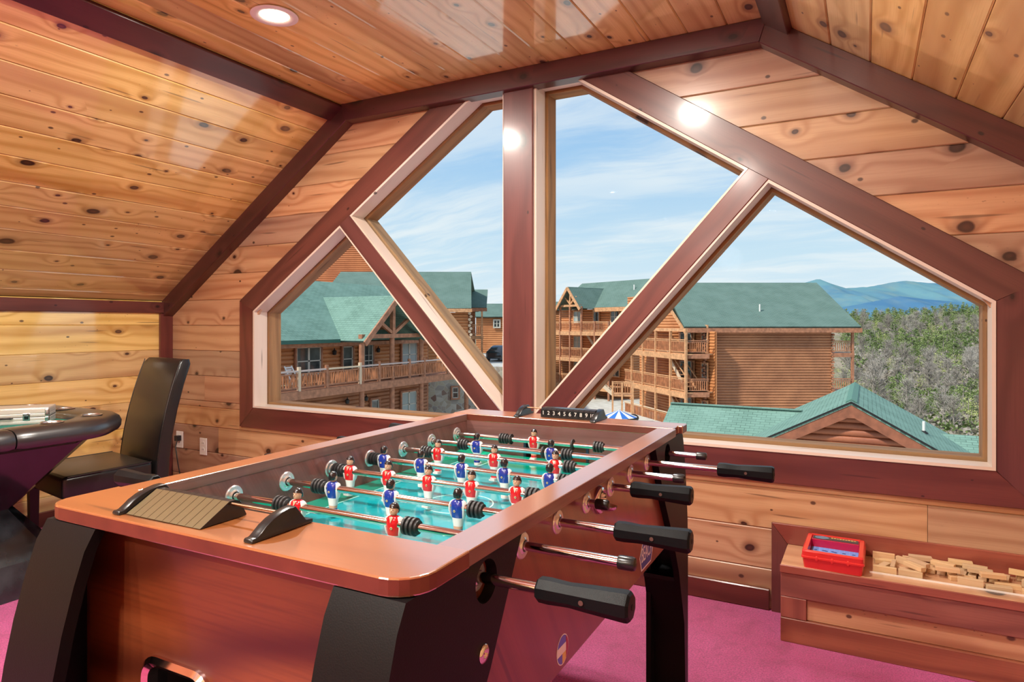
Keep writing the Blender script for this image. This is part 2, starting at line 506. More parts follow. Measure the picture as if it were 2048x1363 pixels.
# knee walls, back wall
def plank_wall(name, M, u0, u1, top, seed, mat, butts=True, pit=PIT):
    w = empty(name, kind='structure')
    MB().box(u0 - .05, u1 + .05, -.05, top + .05, -.10, -.021, 0, M).build('backing', M_back, w)
    rr = random.Random(seed); v = 0.0
    while v < top - .01:
        v1 = min(v + pit, top)
        cuts = [u0] + ([rr.uniform(u0 + 1, u1 - 1)] if butts and rr.random() < .7 else []) + [u1]
        for a_, b_ in zip(cuts, cuts[1:]):
            board('plank', [(a_ + .0006, v + .0006), (b_ - .0006, v + .0006), (b_ - .0006, v1 - .0006), (a_ + .0006, v1 - .0006)], M, 0, mat, w, bev=.004, z0=-.019)
        v += pit
    return w
plank_wall('wall_left', frame((KL, 0, 0), (0, 1, 0), (0, 0, 1)), YB, D, KZ, 5, M_pine)
plank_wall('wall_right', frame((KR, 0, 0), (0, -1, 0), (0, 0, 1)), -D, -YB, KZ, 6, M_pine)
wb = empty('wall_back', kind='structure')
BM_ = frame((0, YB, 0), (-1, 0, 0), (0, 0, 1))
mp = [(-p[0], p[1]) for p in prof][::-1]
MB().prism(offset(mp, .1), -.10, -.021, 0, BM_).build('backing', M_back, wb)
z = 0
while z < HC:
    st = clip(clip(mp, 0, -1, -z - .0006), 0, 1, min(z + PIT - .0006, HC))
    if len(st) > 2: board('plank', st, BM_, 0, M_pine, wb, bev=.004, z0=-.019)
    z += PIT

# ceiling: flat strip and two slopes
def ceil_part(name, M, width, v_first, seed, mat=M_pine):
    """u runs along Y, v across"""
    w = empty(name, kind='structure')
    MB().box(YB - .05, D + .05, -.06, width + .06, -.12, -.021, 0, M).build('backing', M_back, w)
    rr = random.Random(seed)
    vs = [0.0]; v = v_first
    while v < width - .01:
        if v > .01: vs.append(v)
        v += .1665
    vs.append(width)
    for a_, b_ in zip(vs, vs[1:]):
        cuts = [YB] + ([rr.uniform(-2.5, 1.0)] if rr.random() < .55 else []) + [D]
        for c_, d_ in zip(cuts, cuts[1:]):
            board('plank', [(c_ + .0006, a_ + .0006), (d_ - .0006, a_ + .0006), (d_ - .0006, b_ - .0006), (c_ + .0006, b_ - .0006)], M, 0, mat, w, bev=.0045, z0=-.019)
    return w
# frames: N = U x V must point into the room
ceil_part('ceiling', frame((XL, 0, HC), (0, -1, 0), (1, 0, 0)), XR - XL, .148, 11) if False else None
def ceilM(O, V, flip):
    U = Vector((0, 1, 0)); V = Vector(V).normalized()
    return frame(O, U, V)
# flat: U=(0,1,0), V=(1,0,0) -> N=(0,0,-1)
ceil_part('ceiling', frame((XL, 0, HC), (0, 1, 0), (1, 0, 0)), XR - XL, .151, 11)
# left slope: start at the knee, V up the slope (towards +x,+z): N = (0,1,0)x(vx,0,vz) = (vz,0,-vx) -> points right-down (room)
vL = Vector((XL - KL, 0, HC - KZ)).normalized()
ceil_part('ceiling', frame((KL, 0, KZ), (0, 1, 0), vL), SL, (SL - .235) % .1665, 12)
# right slope: start at the break, V down the slope (+x,-z): N = (vz,0,-vx) = (-,0,-)
vR = Vector((KR - XR, 0, KZ - HC)).normalized()
ceil_part('ceiling', frame((XR, 0, HC), (0, 1, 0), vR), SL, .12, 13)

# ---------------------------------------------------------------- window: casings, posts, liners, panes
def mitre(poly_in, poly_out, i, clip_top=None):
    a, b = poly_in[i], poly_in[(i + 1) % len(poly_in)]
    c_, d_ = poly_out[(i + 1) % len(poly_out)], poly_out[i]
    return [d_, c_, b, a]
trim_n = [0]
def trim(poly2, y_front, y_back, along, mat=M_cherry, label=None, bev=.003):
    """poly2 in wall (x,z); grain along the given (dx,dz)"""
    trim_n[0] += 1
    U = Vector((along[0], 0, along[1])).normalized()
    V = Vector((-U.z, 0, U.x))
    M = frame((0, y_back, 0), U, V)      # N=(0,-1,0)
    pl = [(p[0] * U.x + p[1] * U.z, p[0] * V.x + p[1] * V.z) for p in poly2]
    ar = sum(pl[i][0] * pl[(i + 1) % len(pl)][1] - pl[(i + 1) % len(pl)][0] * pl[i][1] for i in range(len(pl)))
    if ar < 0: pl = pl[::-1]
    o = board('trim_%d' % trim_n[0], pl, M, y_back - y_front, mat, None, bev=bev)
    tag(o, kind='structure')
    return o
inn, outr = offset(big, .012), offset(big, .142)
for i in range(6):
    a, b = big[i], big[(i + 1) % 6]
    q = mitre(inn, outr, i)
    q = clip(q, 0, 1, HC - .002)
    trim(q, D - .022, D, (b[0] - a[0], b[1] - a[1]))
# centre post and the two struts
zb, zt = .668, 2.393
FR = D - .030
def lineLL(x, z): return x + (z - .774) / 1.065
dl_lo, dl_hi = -1.790, -1.640      # left strut: its two edges at z = .774 (x + (z-.774)/1.065 = const)
dr_lo, dr_hi = -1.428, -1.274      # right strut (x - (z-.786)/1.10 = const)
bigs = offset(big, .012)
sL = clip(clip(clip(bigs, 1, 1 / 1.065, dl_hi - .012 + .774 / 1.065), -1, -1 / 1.065, -(dl_lo + .012 + .774 / 1.065)), 1, 0, PXL + .012)
sR = clip(clip(clip(bigs, 1, -1 / 1.10, dr_hi - .012 - .786 / 1.10), -1, 1 / 1.10, -(dr_lo + .012 - .786 / 1.10)), -1, 0, -(PXR - .012))
trim([(PXL + .012, zb), (PXR - .012, zb), (PXR - .012, zt), (PXL + .012, zt)], FR - .012, 3.05, (0, 1))
trim(sL, FR, 3.05, (-1, 1.065))
trim(sR, FR, 3.05, (1, 1.10))
LLo = clip(big, 1, 1 / 1.065, dl_lo + .774 / 1.065)
ULo = clip(clip(big, -1, -1 / 1.065, -(dl_hi + .774 / 1.065)), 1, 0, PXL)
URo = clip(clip(big, -1, 0, -PXR), 1, -1 / 1.10, dr_lo - .786 / 1.10)
LRo = clip(big, -1, 1 / 1.10, -(dr_hi - .786 / 1.10))
m_, n_ = new_mat('window_glass')
tr = n_('BsdfTransparent', (0.97, 0.985, 0.98, 1)); gl = n_('BsdfGlossy', (1, 1, 1, 1)); gl.inputs['Roughness'].default_value = 0.0
geo = n_('NewGeometry')
dp = n_('VectorMath', operation='DOT_PRODUCT'); n_.put(dp.inputs[0], geo.outputs['Normal']); n_.put(dp.inputs[1], geo.outputs['Incoming'])
ft = n_.m('POWER', n_.m('SUBTRACT', 1.0, n_.m('ABSOLUTE', dp.outputs['Value'])), 5.0)
mx = n_('MixShader', n_.m('MULTIPLY_ADD', ft, 0.3, 0.0004)); n_.put(mx.inputs[1], tr); n_.put(mx.inputs[2], gl)
out(n_, mx)
M_glass = m_
for wi, op in enumerate((LLo, ULo, URo, LRo)):
    w = empty('window_%d' % (wi + 1), kind='structure')
    N_ = len(op)
    o1 = offset(op, .012); i1 = offset(op, -.014); o2 = offset(op, .02)
    for i in range(N_):
        a, b = op[i], op[(i + 1) % N_]
        L_ = math.hypot(b[0] - a[0], b[1] - a[1])
        if L_ < .02: continue
        U = Vector((b[0] - a[0], 0, b[1] - a[1])).normalized(); V = Vector((-U.z, 0, U.x))
        for nm, pi_, po_, y0, y1, mt in (('jamb_liner', op, o1, D - .026, 3.048, M_liner), ('outer_frame', i1, o2, 3.056, 3.15, M_rough)):
            q = mitre(pi_, po_, i)
            pl = [(p[0] * U.x + p[1] * U.z, p[0] * V.x + p[1] * V.z) for p in q]
            board(nm, pl, frame((0, y1, 0), U, V), y1 - y0, mt, w)
    MB().prism(offset(op, .008), 0, .006, 0, frame((0, 3.055, 0), (1, 0, 0), (0, 0, 1))).build('pane', M_glass, w)

# outer wood of post and struts
ex = empty('trim_20', kind='structure')
for q, al in (([(PXL + .014, .68), (PXR - .014, .68), (PXR - .014, 2.381), (PXL + .014, 2.381)], (0, 1)), (sL, (-1, 1.065)), (sR, (1, 1.10))):
    board('outer_post', q, frame((0, 3.15, 0), (1, 0, 0), (0, 0, 1)), .095, M_rough, ex)

# ceiling edge beams on the gable wall
BW = .098
def slope_off(x0, z0, x1, z1, w, y_front, lab=None):
    dx, dz = x1 - x0, z1 - z0; L_ = math.hypot(dx, dz); nx, nz = dz / L_, -dx / L_
    if nz > 0: nx, nz = -nx, -nz
    return [(x0, z0), (x1, z1), (x1 + nx * w, z1 + nz * w), (x0 + nx * w, z0 + nz * w)]
trim([(XL, HC), (XR, HC), (XR - .03, HC - BW), (XL + .03, HC - BW)], D - .075, D, (1, 0), M_beamdark)
kz = (HC - KZ) / (XL - KL)
trim([(KL, KZ), (XL, HC), (XL + .03, HC - BW), (KL, KZ - BW * 1.22)], D - .07, D, (1, kz), M_beamdark)
trim([(XR, HC), (KR, KZ), (KR, KZ - BW * 1.22), (XR - .03, HC - BW)], D - .07, D, (1, -kz), M_beamdark)
# boards along the ceiling breaks (run along Y, lie on the slopes)
def run_board(M, u0, u1, v0, v1, t, mat=M_cherry):
    trim_n[0] += 1
    o = board('trim_%d' % (trim_n[0] + 20), [(u0, v0), (u1, v0), (u1, v1), (u0, v1)], M, t, mat, None, bev=.003)
    return tag(o, kind='structure')
run_board(frame((KL, 0, KZ), (0, 1, 0), vL), YB, D - .07, SL - .118, SL - .002, .022, M_beamdark)
run_board(frame((XR, 0, HC), (0, 1, 0), vR), YB, D - .07, .002, .118, .03, M_beamdark)
# knee wall head boards and corner boards
KM = frame((KL, 0, 0), (0, 1, 0), (0, 0, 1))
run_board(KM, YB, D, 1.276, 1.352, .022)
run_board(frame((KR, 0, 0), (0, -1, 0), (0, 0, 1)), -D, -YB, 1.276, 1.352, .022)
trim_n[0] += 1
o = board('trim_%d' % (trim_n[0] + 20), [(.09, -.093), (1.275, -.093), (1.275, 0), (.09, 0)], frame((KL, D, 0), (0, 0, 1), (0, 1, 0)), -.0, M_cherry, None)
bpy.data.objects.remove(o)
o = MB().box(-.59, .59, -.045, .045, -.010, .010).build('trim_%d' % (trim_n[0] + 20), M_cherry, None, frame((KL + .0105, D - .0455, .683), (0, 0, 1), (0, 1, 0)))
tag(o, kind='structure')
# baseboards
def baseboard(nm, M, u0, u1, h=.088):
    o = board(nm, [(u0, 0), (u1, 0), (u1, h), (u0, h)], M, .017, M_cherry, None, bev=.004)
    return tag(o, kind='structure')
baseboard('baseboard_front', GM, KL + .02, -.36)
baseboard('baseboard_left', KM, YB, D - .09)
baseboard('baseboard_right', frame((KR, 0, 0), (0, -1, 0), (0, 0, 1)), -2.69, -YB)
baseboard('baseboard_back', BM_, -KR + .02, -KL - .02)

# ---------------------------------------------------------------- recessed lights
m_, n_ = new_mat('lamp_glow')
em = n_('Emission', (1.0, 0.86, 0.62, 1), 9.0); out(n_, em); M_glow = m_
m_, n_ = new_mat('fill_globe_glow')
out(n_, n_('Emission', (1.0, 0.94, 0.84, 1), FILL_E)); M_fill = m_
M_ltrim = plain('light_trim_white', (0.86, 0.86, 0.84), 0.35)
def downlight(x, y, label):
    t = empty('recessed_light', (x, y, HC), label=label, cat='ceiling light', group='recessed ceiling lights')
    MB().lathe([(.055, -.001), (.088, -.001), (.094, -.004), (.094, -.007), (.082, -.010), (.064, -.008), (.056, .000), (.055, -.001)], 32, cap=False).build('trim_ring', M_ltrim, t, smooth=40)
    MB().lathe([(.0575, -.004), (.050, -.0072), (.030, -.0085), (.001, -.009)][::-1], 28, cap=False).build('lens', M_glow, t, smooth=60)
    ld = bpy.data.lights.new('lamp', 'AREA'); ld.shape = 'DISK'; ld.size = .10; ld.energy = LIGHT_E
    ld.color = (1.0, 0.93, 0.83)
    lo = bpy.data.objects.new('lamp', ld); C.objects.link(lo); lo.parent = t; lo.location = (0, 0, -.012)
downlight(-2.135, 1.93, 'round recessed light glowing in the flat pine ceiling at upper left')
downlight(-.90, 1.93, 'round recessed light in the flat pine ceiling above the right side of the foosball table')
for (x, y, w) in ((-2.135, .1, 'left row, second from the window'), (-.90, .1, 'right row, second from the window'),
                  (-2.135, -1.7, 'left row, third from the window'), (-.90, -1.7, 'right row, third from the window')):
    downlight(x, y, 'recessed ceiling light, ' + w)
# globe added out of view behind the viewer, as warm fill for the ceiling
t = empty('added_fill_globe', (-1.5, -2.5, HC), label='frosted globe added as fill light, unseen behind the viewer', cat='lamp')
MB().lathe([(.06, -.001), (.06, -.018), (.012, -.025), (.008, -.30)][::-1], 20).build('canopy', M_ltrim, t, smooth=40)  # ceiling canopy of the added fill globe, also added
MB().ball((0, 0, -.45), .16, .16, .16, 24, 14).build('fill_globe', M_fill, t, smooth=60)
# ---------------------------------------------------------------- wall outlets
def outlet(x, z, label):
    t = empty('wall_outlet', (x, D - .0005, z), label=label, cat='outlet', group='outlets low on the gable wall')
    MB().box(-.035, .035, -.006, 0, -.057, .057).build('cover_plate', M_white, t, bevel=.002)
    for s_ in (-1, 1):
        b = MB(); b.prism(circ(0, 0, .016, 16), 0, .0015, 0, frame((0, -.006, s_ * .021), (1, 0, 0), (0, 0, 1)))
        b.box(-.007, -.005, -.0082, -.0075, s_ * .021 - .002, s_ * .021 + .007, 1); b.box(.005, .007, -.0082, -.0075, s_ * .021 - .002, s_ * .021 + .007, 1)
        b.build('socket', [M_white, M_dark], t)
outlet(-4.205, .40, 'beige wall outlet closest to the corner behind the chair')
outlet(-3.957, .372, 'beige wall outlet on the gable wall right of the chair')
# cord hanging behind the chair
pts = [(-4.19, D - .03, .41), (-4.17, D - .06, .36), (-4.13, D - .07, .25), (-4.12, D - .05, .12), (-4.10, D - .10, .008), (-3.9, D - .14, .008)]
b = MB().tube(pts, .004, 6); b.box(-4.213, -4.183, D - .04, D - .0075, .395, .43)
tag(b.build('power_cord', M_blackrub, smooth=60), 'thin black power cord hanging from the corner outlet behind the chair', 'cord')
# ================================================================ FOOSBALL TABLE
TX, TY, TR_ = -.862, 1.329, R(.8)
HT = .896
M_lam = wood('cherry_laminate', (0.40, 0.12, 0.036), (0.28, 0.075, 0.022), (0.31, 0.085, 0.024), knot_amt=0.0, ring=20, tint=0.02, rough=0.30, coat=1.0, croul=0.15, cior=5.2, ringmix=0.35, fiber=0.15)
M_lamedge = plain('cherry_edge_band', (0.15, 0.033, 0.020), 0.35, nz=.15, nscale=20)
M_walnut = wood('walnut_inner_wall', (0.24, 0.105, 0.092), (0.12, 0.048, 0.044), (0.15, 0.058, 0.05), knot_amt=0.0, ring=60, tint=0.02, rough=0.4, coat=0.3, ringmix=0.5, fiber=0.5)
M_side = wood('cherry_side_panel', (0.21, 0.045, 0.027), (0.12, 0.024, 0.016), (0.15, 0.030, 0.019), knot_amt=0.0, ring=40, tint=0.02, rough=0.28, coat=0.5, croul=0.12, ringmix=0.45, fiber=0.35)
M_frontp = wood('cherry_front_panel', (0.24, 0.064, 0.020), (0.075, 0.015, 0.007), (0.16, 0.034, 0.012), knot_amt=0.08, knot_col=(0.12, 0.03, 0.012), ring=26, tint=0.02, rough=0.35, coat=0.2, ringmix=0.9, fiber=0.4)
M_legv = plain('black_vinyl_leg', (0.005, 0.005, 0.006), 0.45, bump=0.10, bscale=500, spec=0.2)
table = empty('foosball_table', (TX, TY, 0), TR_, label='cherry and black foosball table with red and blue players in front of the window', cat='foosball table')
RY = [-.512, -.362, -.215, -.066, .084, .232, .378, .526]
RZ = .835
FZ = .770
SX = .355      # side panel outer face
PB = .552      # cabinet bottom

# cabinet panels -------------------------------------------------
def side_panel(sx):
    """outer skin with the hole of the ball entry; local plane x = sx*SX"""
    M = frame((sx * SX, 0, 0), (0, sx, 0), (0, 0, 1))
    poly = [(-.65, PB), (.65, PB), (.65, .874), (-.65, .874)]
    return MB().prism(poly, -.016, 0, 0, M)
side_panel(1).build('side_panel', M_side, table)
side_panel(-1).build('side_panel', M_side, table)
def end_panel(sy):
    M = frame((0, sy * .655, 0), (-sy, 0, 0), (0, 0, 1))
    hole = [(p[0] * 1.0 + (.118 if sy < 0 else -.118) * 1.0, p[1]) for p in rrect(-.070, .070, .555 + .005, .655, .026, 5)] if sy < 0 else None
    if sy < 0:
        hole = [(p[0] - .106, p[1]) for p in rrect(-.070, .070, .562, .655, .026, 5)]
    b = MB()
    b.prism([(-.339, PB), (.339, PB), (.339, .874), (-.339, .874)], -.016, 0, 0, M, holes=[hole] if hole else ())
    return b
end_panel(-1).build('end_panel', M_frontp, table)
end_panel(1).build('end_panel', M_frontp, table)
MB().box(-.339, .339, -.64, .64, PB, PB + .012).build('bottom_panel', M_dark, table)
# ball return pocket
b = MB()
Mf = frame((-.106, -.655, 0), (1, 0, 0), (0, 0, 1))
h_o, h_i = rrect(-.082, .082, .550, .667, .036, 6), rrect(-.066, .066, .566, .651, .024, 6)
b.loft([[(p[0], p[1], z_) for p in pl] for pl, z_ in ((h_o, .0), (h_o, .006), ([((a[0] + c[0]) / 2, (a[1] + c[1]) / 2) for a, c in zip(h_o, h_i)], .012), (h_i, .006), (h_i, -.03))], 0, Mf, cap=False)
b.build('ball_return_bezel', plain('copper_chrome', (0.85, 0.62, 0.62), 0.12, 1.0), table, smooth=50)
b = MB()
b.loft([[(p[0], p[1], z_) for p in h_i] for z_ in (-.012, -.09)], 0, Mf, cap=False)
b.add([(p[0], p[1], -.09) for p in h_i], [tuple(range(len(h_i)))], 0, Mf)
b.build('ball_return_pocket', M_dark, table)

# inner walls ------------------------------------------------------
WX = .329
IY0, IY1 = -.566, .592
b = MB(); b.box(WX, SX - .001, IY0 - .02, IY1 + .02, .70, .872); b.box(WX - .001, WX, IY0, IY1, .872, .8725)
def iw(x0, x1, y0, y1, **k):
    return MB().box(x0, x1, y0, y1, FZ - .06, .8725)
iw(WX, SX - .017, IY0, IY1).build('inner_wall', M_walnut, table)
iw(-SX + .017, -WX, IY0, IY1).build('inner_wall', M_walnut, table)
# end inner walls with the goal mouth
for sy, yy in ((-1, IY0), (1, IY1)):
    M = frame((0, yy, 0), (sy, 0, 0), (0, 0, 1)) if sy < 0 else frame((0, yy, 0), (1, 0, 0), (0, 0, 1))
    gm = [(-.108, FZ - .06), (.108, FZ - .06), (.108, FZ + .052), (-.108, FZ + .052)]
    w = MB()
    for x0, x1, z0, z1 in ((-WX - .01, -.108, FZ - .06, .8725), (.108, WX + .01, FZ - .06, .8725), (-.108, .108, FZ + .052, .8725)):
        w.box(x0, x1, min(yy, yy + sy * .012), max(yy, yy + sy * .012), z0, z1)
    w.build('inner_wall', M_walnut, table)
    g = MB()
    y1_ = yy + sy * .055
    g.box(-.115, .115, min(y1_, y1_ + sy * .004), max(y1_, y1_ + sy * .004), FZ - .06, FZ + .06)
    for sx in (-1, 1):
        g.box(sx * .108 - .004, sx * .108 + .004, min(yy - sy * .004, y1_), max(yy - sy * .004, y1_), FZ + .0005, FZ + .056)
    g.box(-.112, .112, min(yy - sy * .004, y1_), max(yy - sy * .004, y1_), FZ + .050, FZ + .056)
    g.build('goal', plain('goal_blue_black', (0.012, 0.028, 0.06), 0.4), table)
# playfield --------------------------------------------------------
m_, n_ = new_mat('teal_playfield')
sp = n_('SeparateXYZ', n_('TexCoord').outputs['Object'])
ay = n_.m('ABSOLUTE', n_.m('SUBTRACT', sp.outputs[1], .01))
colr = n_.mix(n_.rng(ay, .40, .42), (0.0, 0.27, 0.31), (0.0, 0.26, 0.16))
colr = n_.mix(n_.rng(n_.m('ABSOLUTE', sp.outputs[0]), .262, .264), colr, (0.0, 0.29, 0.20))
out(n_, pbsdf(n_, colr, 0.16, 0, 0.6, 0.06))
MB().box(-WX, WX, IY0, IY1, FZ - .012, FZ).build('playfield', m_, table)
M_line = plain('field_line_white', (0.45, 0.80, 0.70), 0.2)
b = MB(); zl = FZ + .0006
def flat(poly, holes=()):
    b.prism(poly, FZ - .001, zl, 0, None, holes)
flat([(-.26, IY0 + .04), (.26, IY0 + .04), (.26, IY1 - .04), (-.26, IY1 - .04)], [[(-.257, IY0 + .043), (.257, IY0 + .043), (.257, IY1 - .043), (-.257, IY1 - .043)]])
flat([(-.257, .0085), (.257, .0085), (.257, .0115), (-.257, .0115)])
flat(circ(0, .01, .085, 40), [circ(0, .01, .082, 40)])
for sy in (-1, 1):
    e_ = .01 + sy * .536; f_ = .01 + sy * .36
    y0, y1 = min(e_, f_), max(e_, f_)
    flat([(-.17, y0), (.17, y0), (.17, y1), (-.17, y1)], [[(-.167, y0 + .003), (.167, y0 + .003), (.167, y1 - .003), (-.167, y1 - .003)]])
b.build('field_lines', M_line, table)
# sloping corner ramps of the field
for sx in (-1, 1):
    for sy, yy in ((-1, IY0), (1, IY1)):
        vs = [(sx * WX, yy, FZ + .012), (sx * (WX - .10), yy, FZ + .0002), (sx * WX, yy - sy * .22, FZ + .0002), (sx * WX, yy, FZ - .005)]
        MB().add(vs, [(0, 1, 2), (0, 3, 1), (0, 2, 3), (1, 3, 2)]).build('corner_ramp', plain('ramp_green', (0.0, 0.30, 0.17), 0.2) if sx == -1 and sy == -1 else bpy.data.materials['ramp_green'], table)

# top rails ----------------------------------------------------------
def rail_mesh(poly, z0, z1):
    b = MB(); n0 = len(poly)
    b.prism(poly, z0, z1, 1)
    b.m[1] = 0; b.m[0] = 1
    return b
def toprail(name, poly, z0=.872, z1=HT, bev=.0025):
    return rail_mesh(poly, z0, z1).build(name, [M_lam, M_lamedge], table, bevel=bev, seg=2)
X0, X1 = -.384, .384
near = [(X1, -.575), (X0, -.575)] + arc(X0 + .045, -.706 + .045, .045, 180, 270, 6) + arc(X1 - .05, -.706 + .05, .05, 270, 360, 6)
o = toprail('end_rail', near)
farp = [(X0, .592), (X1 - .01, .592), (X1 - .01, .65), (X1 + .004, .65), (X1 + .004, .706), (X0, .706)]
o = toprail('end_rail', farp)
sr = MB(); sr.prism([(-.574, .328), (.591, .328), (.591, .381), (-.574, .381)], 0, .0225, 1, frame((0, 0, .872), (0, 1, 0), (-1, 0, 0)))
for sx in (-1, 1):
    # grain along the rail: object X axis runs along the table's length
    M = frame((sx * .355, .0085, .872), (0, 1, 0), (-1, 0, 0))
    p = MB().prism([(-.583, -.0265), (.583, -.0265), (.583, .0265), (-.583, .0265)], 0, .0225, 1)
    p.m[1] = 0
    p.build('side_rail', [M_lam, M_walnut], table, M, bevel=.001, seg=1)

# legs: two curved plates meeting at the corner --------------------------
OUT = [(.89, .705), (.84, .722), (.79, .738), (.72, .756), (.65, .770), (.58, .780), (.50, .785), (.35, .785), (.0, .785)]
def inner_y(z):
    pts_ = [(.89, .385), (.70, .500), (.60, .575), (.45, .665), (.27, .735), (.05, .75), (0, .75)]
    for (za, ya), (zb_, yb) in zip(pts_, pts_[1:]):
        if z >= zb_: return ya + (yb - ya) * (za - z) / (za - zb_)
    return .75
def leg(sx, sy, inner_x):
    b = MB(); th = .020
    # side plate in plane x, with a round cut-out for the end rod
    zs = [p[0] for p in OUT]
    ztop = .871
    outl = [(max(min(y_, 9), 0), min(z_, ztop)) for z_, y_ in OUT]
    inl = [(inner_y(z_), z_) for z_ in (0, .05, .15, .27, .36, .45, .52, .60, .65, .70, .78, ztop)]
    poly = [(sy * y_, z_) for y_, z_ in ([(p[0], p[1]) for p in outl] + inl)]
    M = frame((sx * (SX + .0005), 0, 0), (0, sx, 0), (0, 0, 1))
    pl = [(p[0] * sx, p[1]) for p in poly]
    ar = sum(pl[i][0] * pl[(i + 1) % len(pl)][1] - pl[(i + 1) % len(pl)][0] * pl[i][1] for i in range(len(pl)))
    if ar < 0: pl = pl[::-1]
    ry = RY[0] if sy < 0 else RY[-1]
    b.prism(pl, 0, .018, 0, M, holes=[circ(ry * sx, RZ - .004, .031, 28)])
    # end plate following the curve
    xa, xb = sx * inner_x, sx * (SX + .0005)
    ring = []
    for z_, y_ in [(min(p[0], ztop), p[1]) for p in OUT]:
        ring.append([(xa, sy * (y_ - th), z_), (xa, sy * y_, z_), (xb, sy * y_, z_), (xb, sy * (y_ - th), z_)])
    if sx * sy > 0: ring = [r[::-1] for r in ring]
    b.loft(ring)
    # lower inner closing panel and shelf
    q = [(inner_y(z_) , z_) for z_ in (.43, .27, .15, .05, 0)]
    ring = [[(xa, sy * (y_), z_), (xa, sy * (y_ + .012), z_), (xb, sy * (y_ + .012), z_), (xb, sy * (y_), z_)] for y_, z_ in q]
    if sx * sy > 0: ring = [r[::-1] for r in ring]
    b.loft(ring)
    b.box(min(xa, xb), max(xa, xb), min(sy * inner_y(.43), sy * .77), max(sy * inner_y(.43), sy * .77), .418, .43)
    b.box(min(xa, xa + sx * .014), max(xa, xa + sx * .014), min(sy * .70, sy * .77), max(sy * .70, sy * .77), 0, .55)
    o = b.build('leg', M_legv, table, smooth=30)
    wz = MB().lathe([(.0135, 0), (.0135, .002), (.011, .004), (.006, .0045), (.006, .002), (.001, .002)], 20, 0, frame((sx * (SX + .0185), sy * .522, .731), (0, sx, 0), (0, 0, 1)), cap=False)
    wz.build('bolt_washer', M_steel, o, smooth=40)
    return o
leg(1, -1, .262); leg(-1, -1, .238); leg(1, 1, .262); leg(-1, 1, .238)

# ball entry cup on the right side and its ring on the left inner wall
def flange_mb(M, r=.0225):
    return MB().lathe([(r, 0), (r, .0015), (r * .93, .0035), (r * .62, .004), (r * .55, .0055), (.0100, .0065), (.0090, .004), (.0090, .0)], 28, 0, M, cap=False)
fl_me = flange_mb(None).mesh('rod_bearing', plain('zinc_bearing', (0.78, 0.84, 0.86), 0.22, 0.75), smooth=35)
def put_flange(M):
    return link(bpy.data.objects.new('rod_bearing', fl_me), table, M)
b = MB().lathe([(.030, 0), (.030, .004), (.026, .009), (.020, .010), (.017, .006), (.015, -.02)], 28, 0, None, cap=False)
rings = []
for i in range(7):
    a = R(180 + 180 * i / 6)
cupM = frame((SX + .0005, .008, RZ - .012), (0, 1, 0), (0, 0, 1))
for i in range(7):
    t_ = i / 6; rr_ = .020 * math.cos(t_ * 1.35); out_ = .010 + .030 * math.sin(t_ * 1.5)
    rings.append([(rr_ * math.cos(R(200 + 140 * j / 10)), rr_ * math.sin(R(200 + 140 * j / 10)) - .002 - .006 * t_, out_) for j in range(11)])
b.loft(rings, 0, None, cap=False, closed=False)
b.build('ball_entry_cup', M_steel, table, cupM, smooth=50)
MB().lathe([(.026, 0), (.026, .003), (.020, .006), (.016, .004), (.015, 0)], 28, 0, None, cap=False).build('ball_entry_ring', M_steel, table, frame((-WX, .006, RZ - .004), (0, -1, 0), (0, 0, 1)) @ T(0, 0, 0), smooth=50)

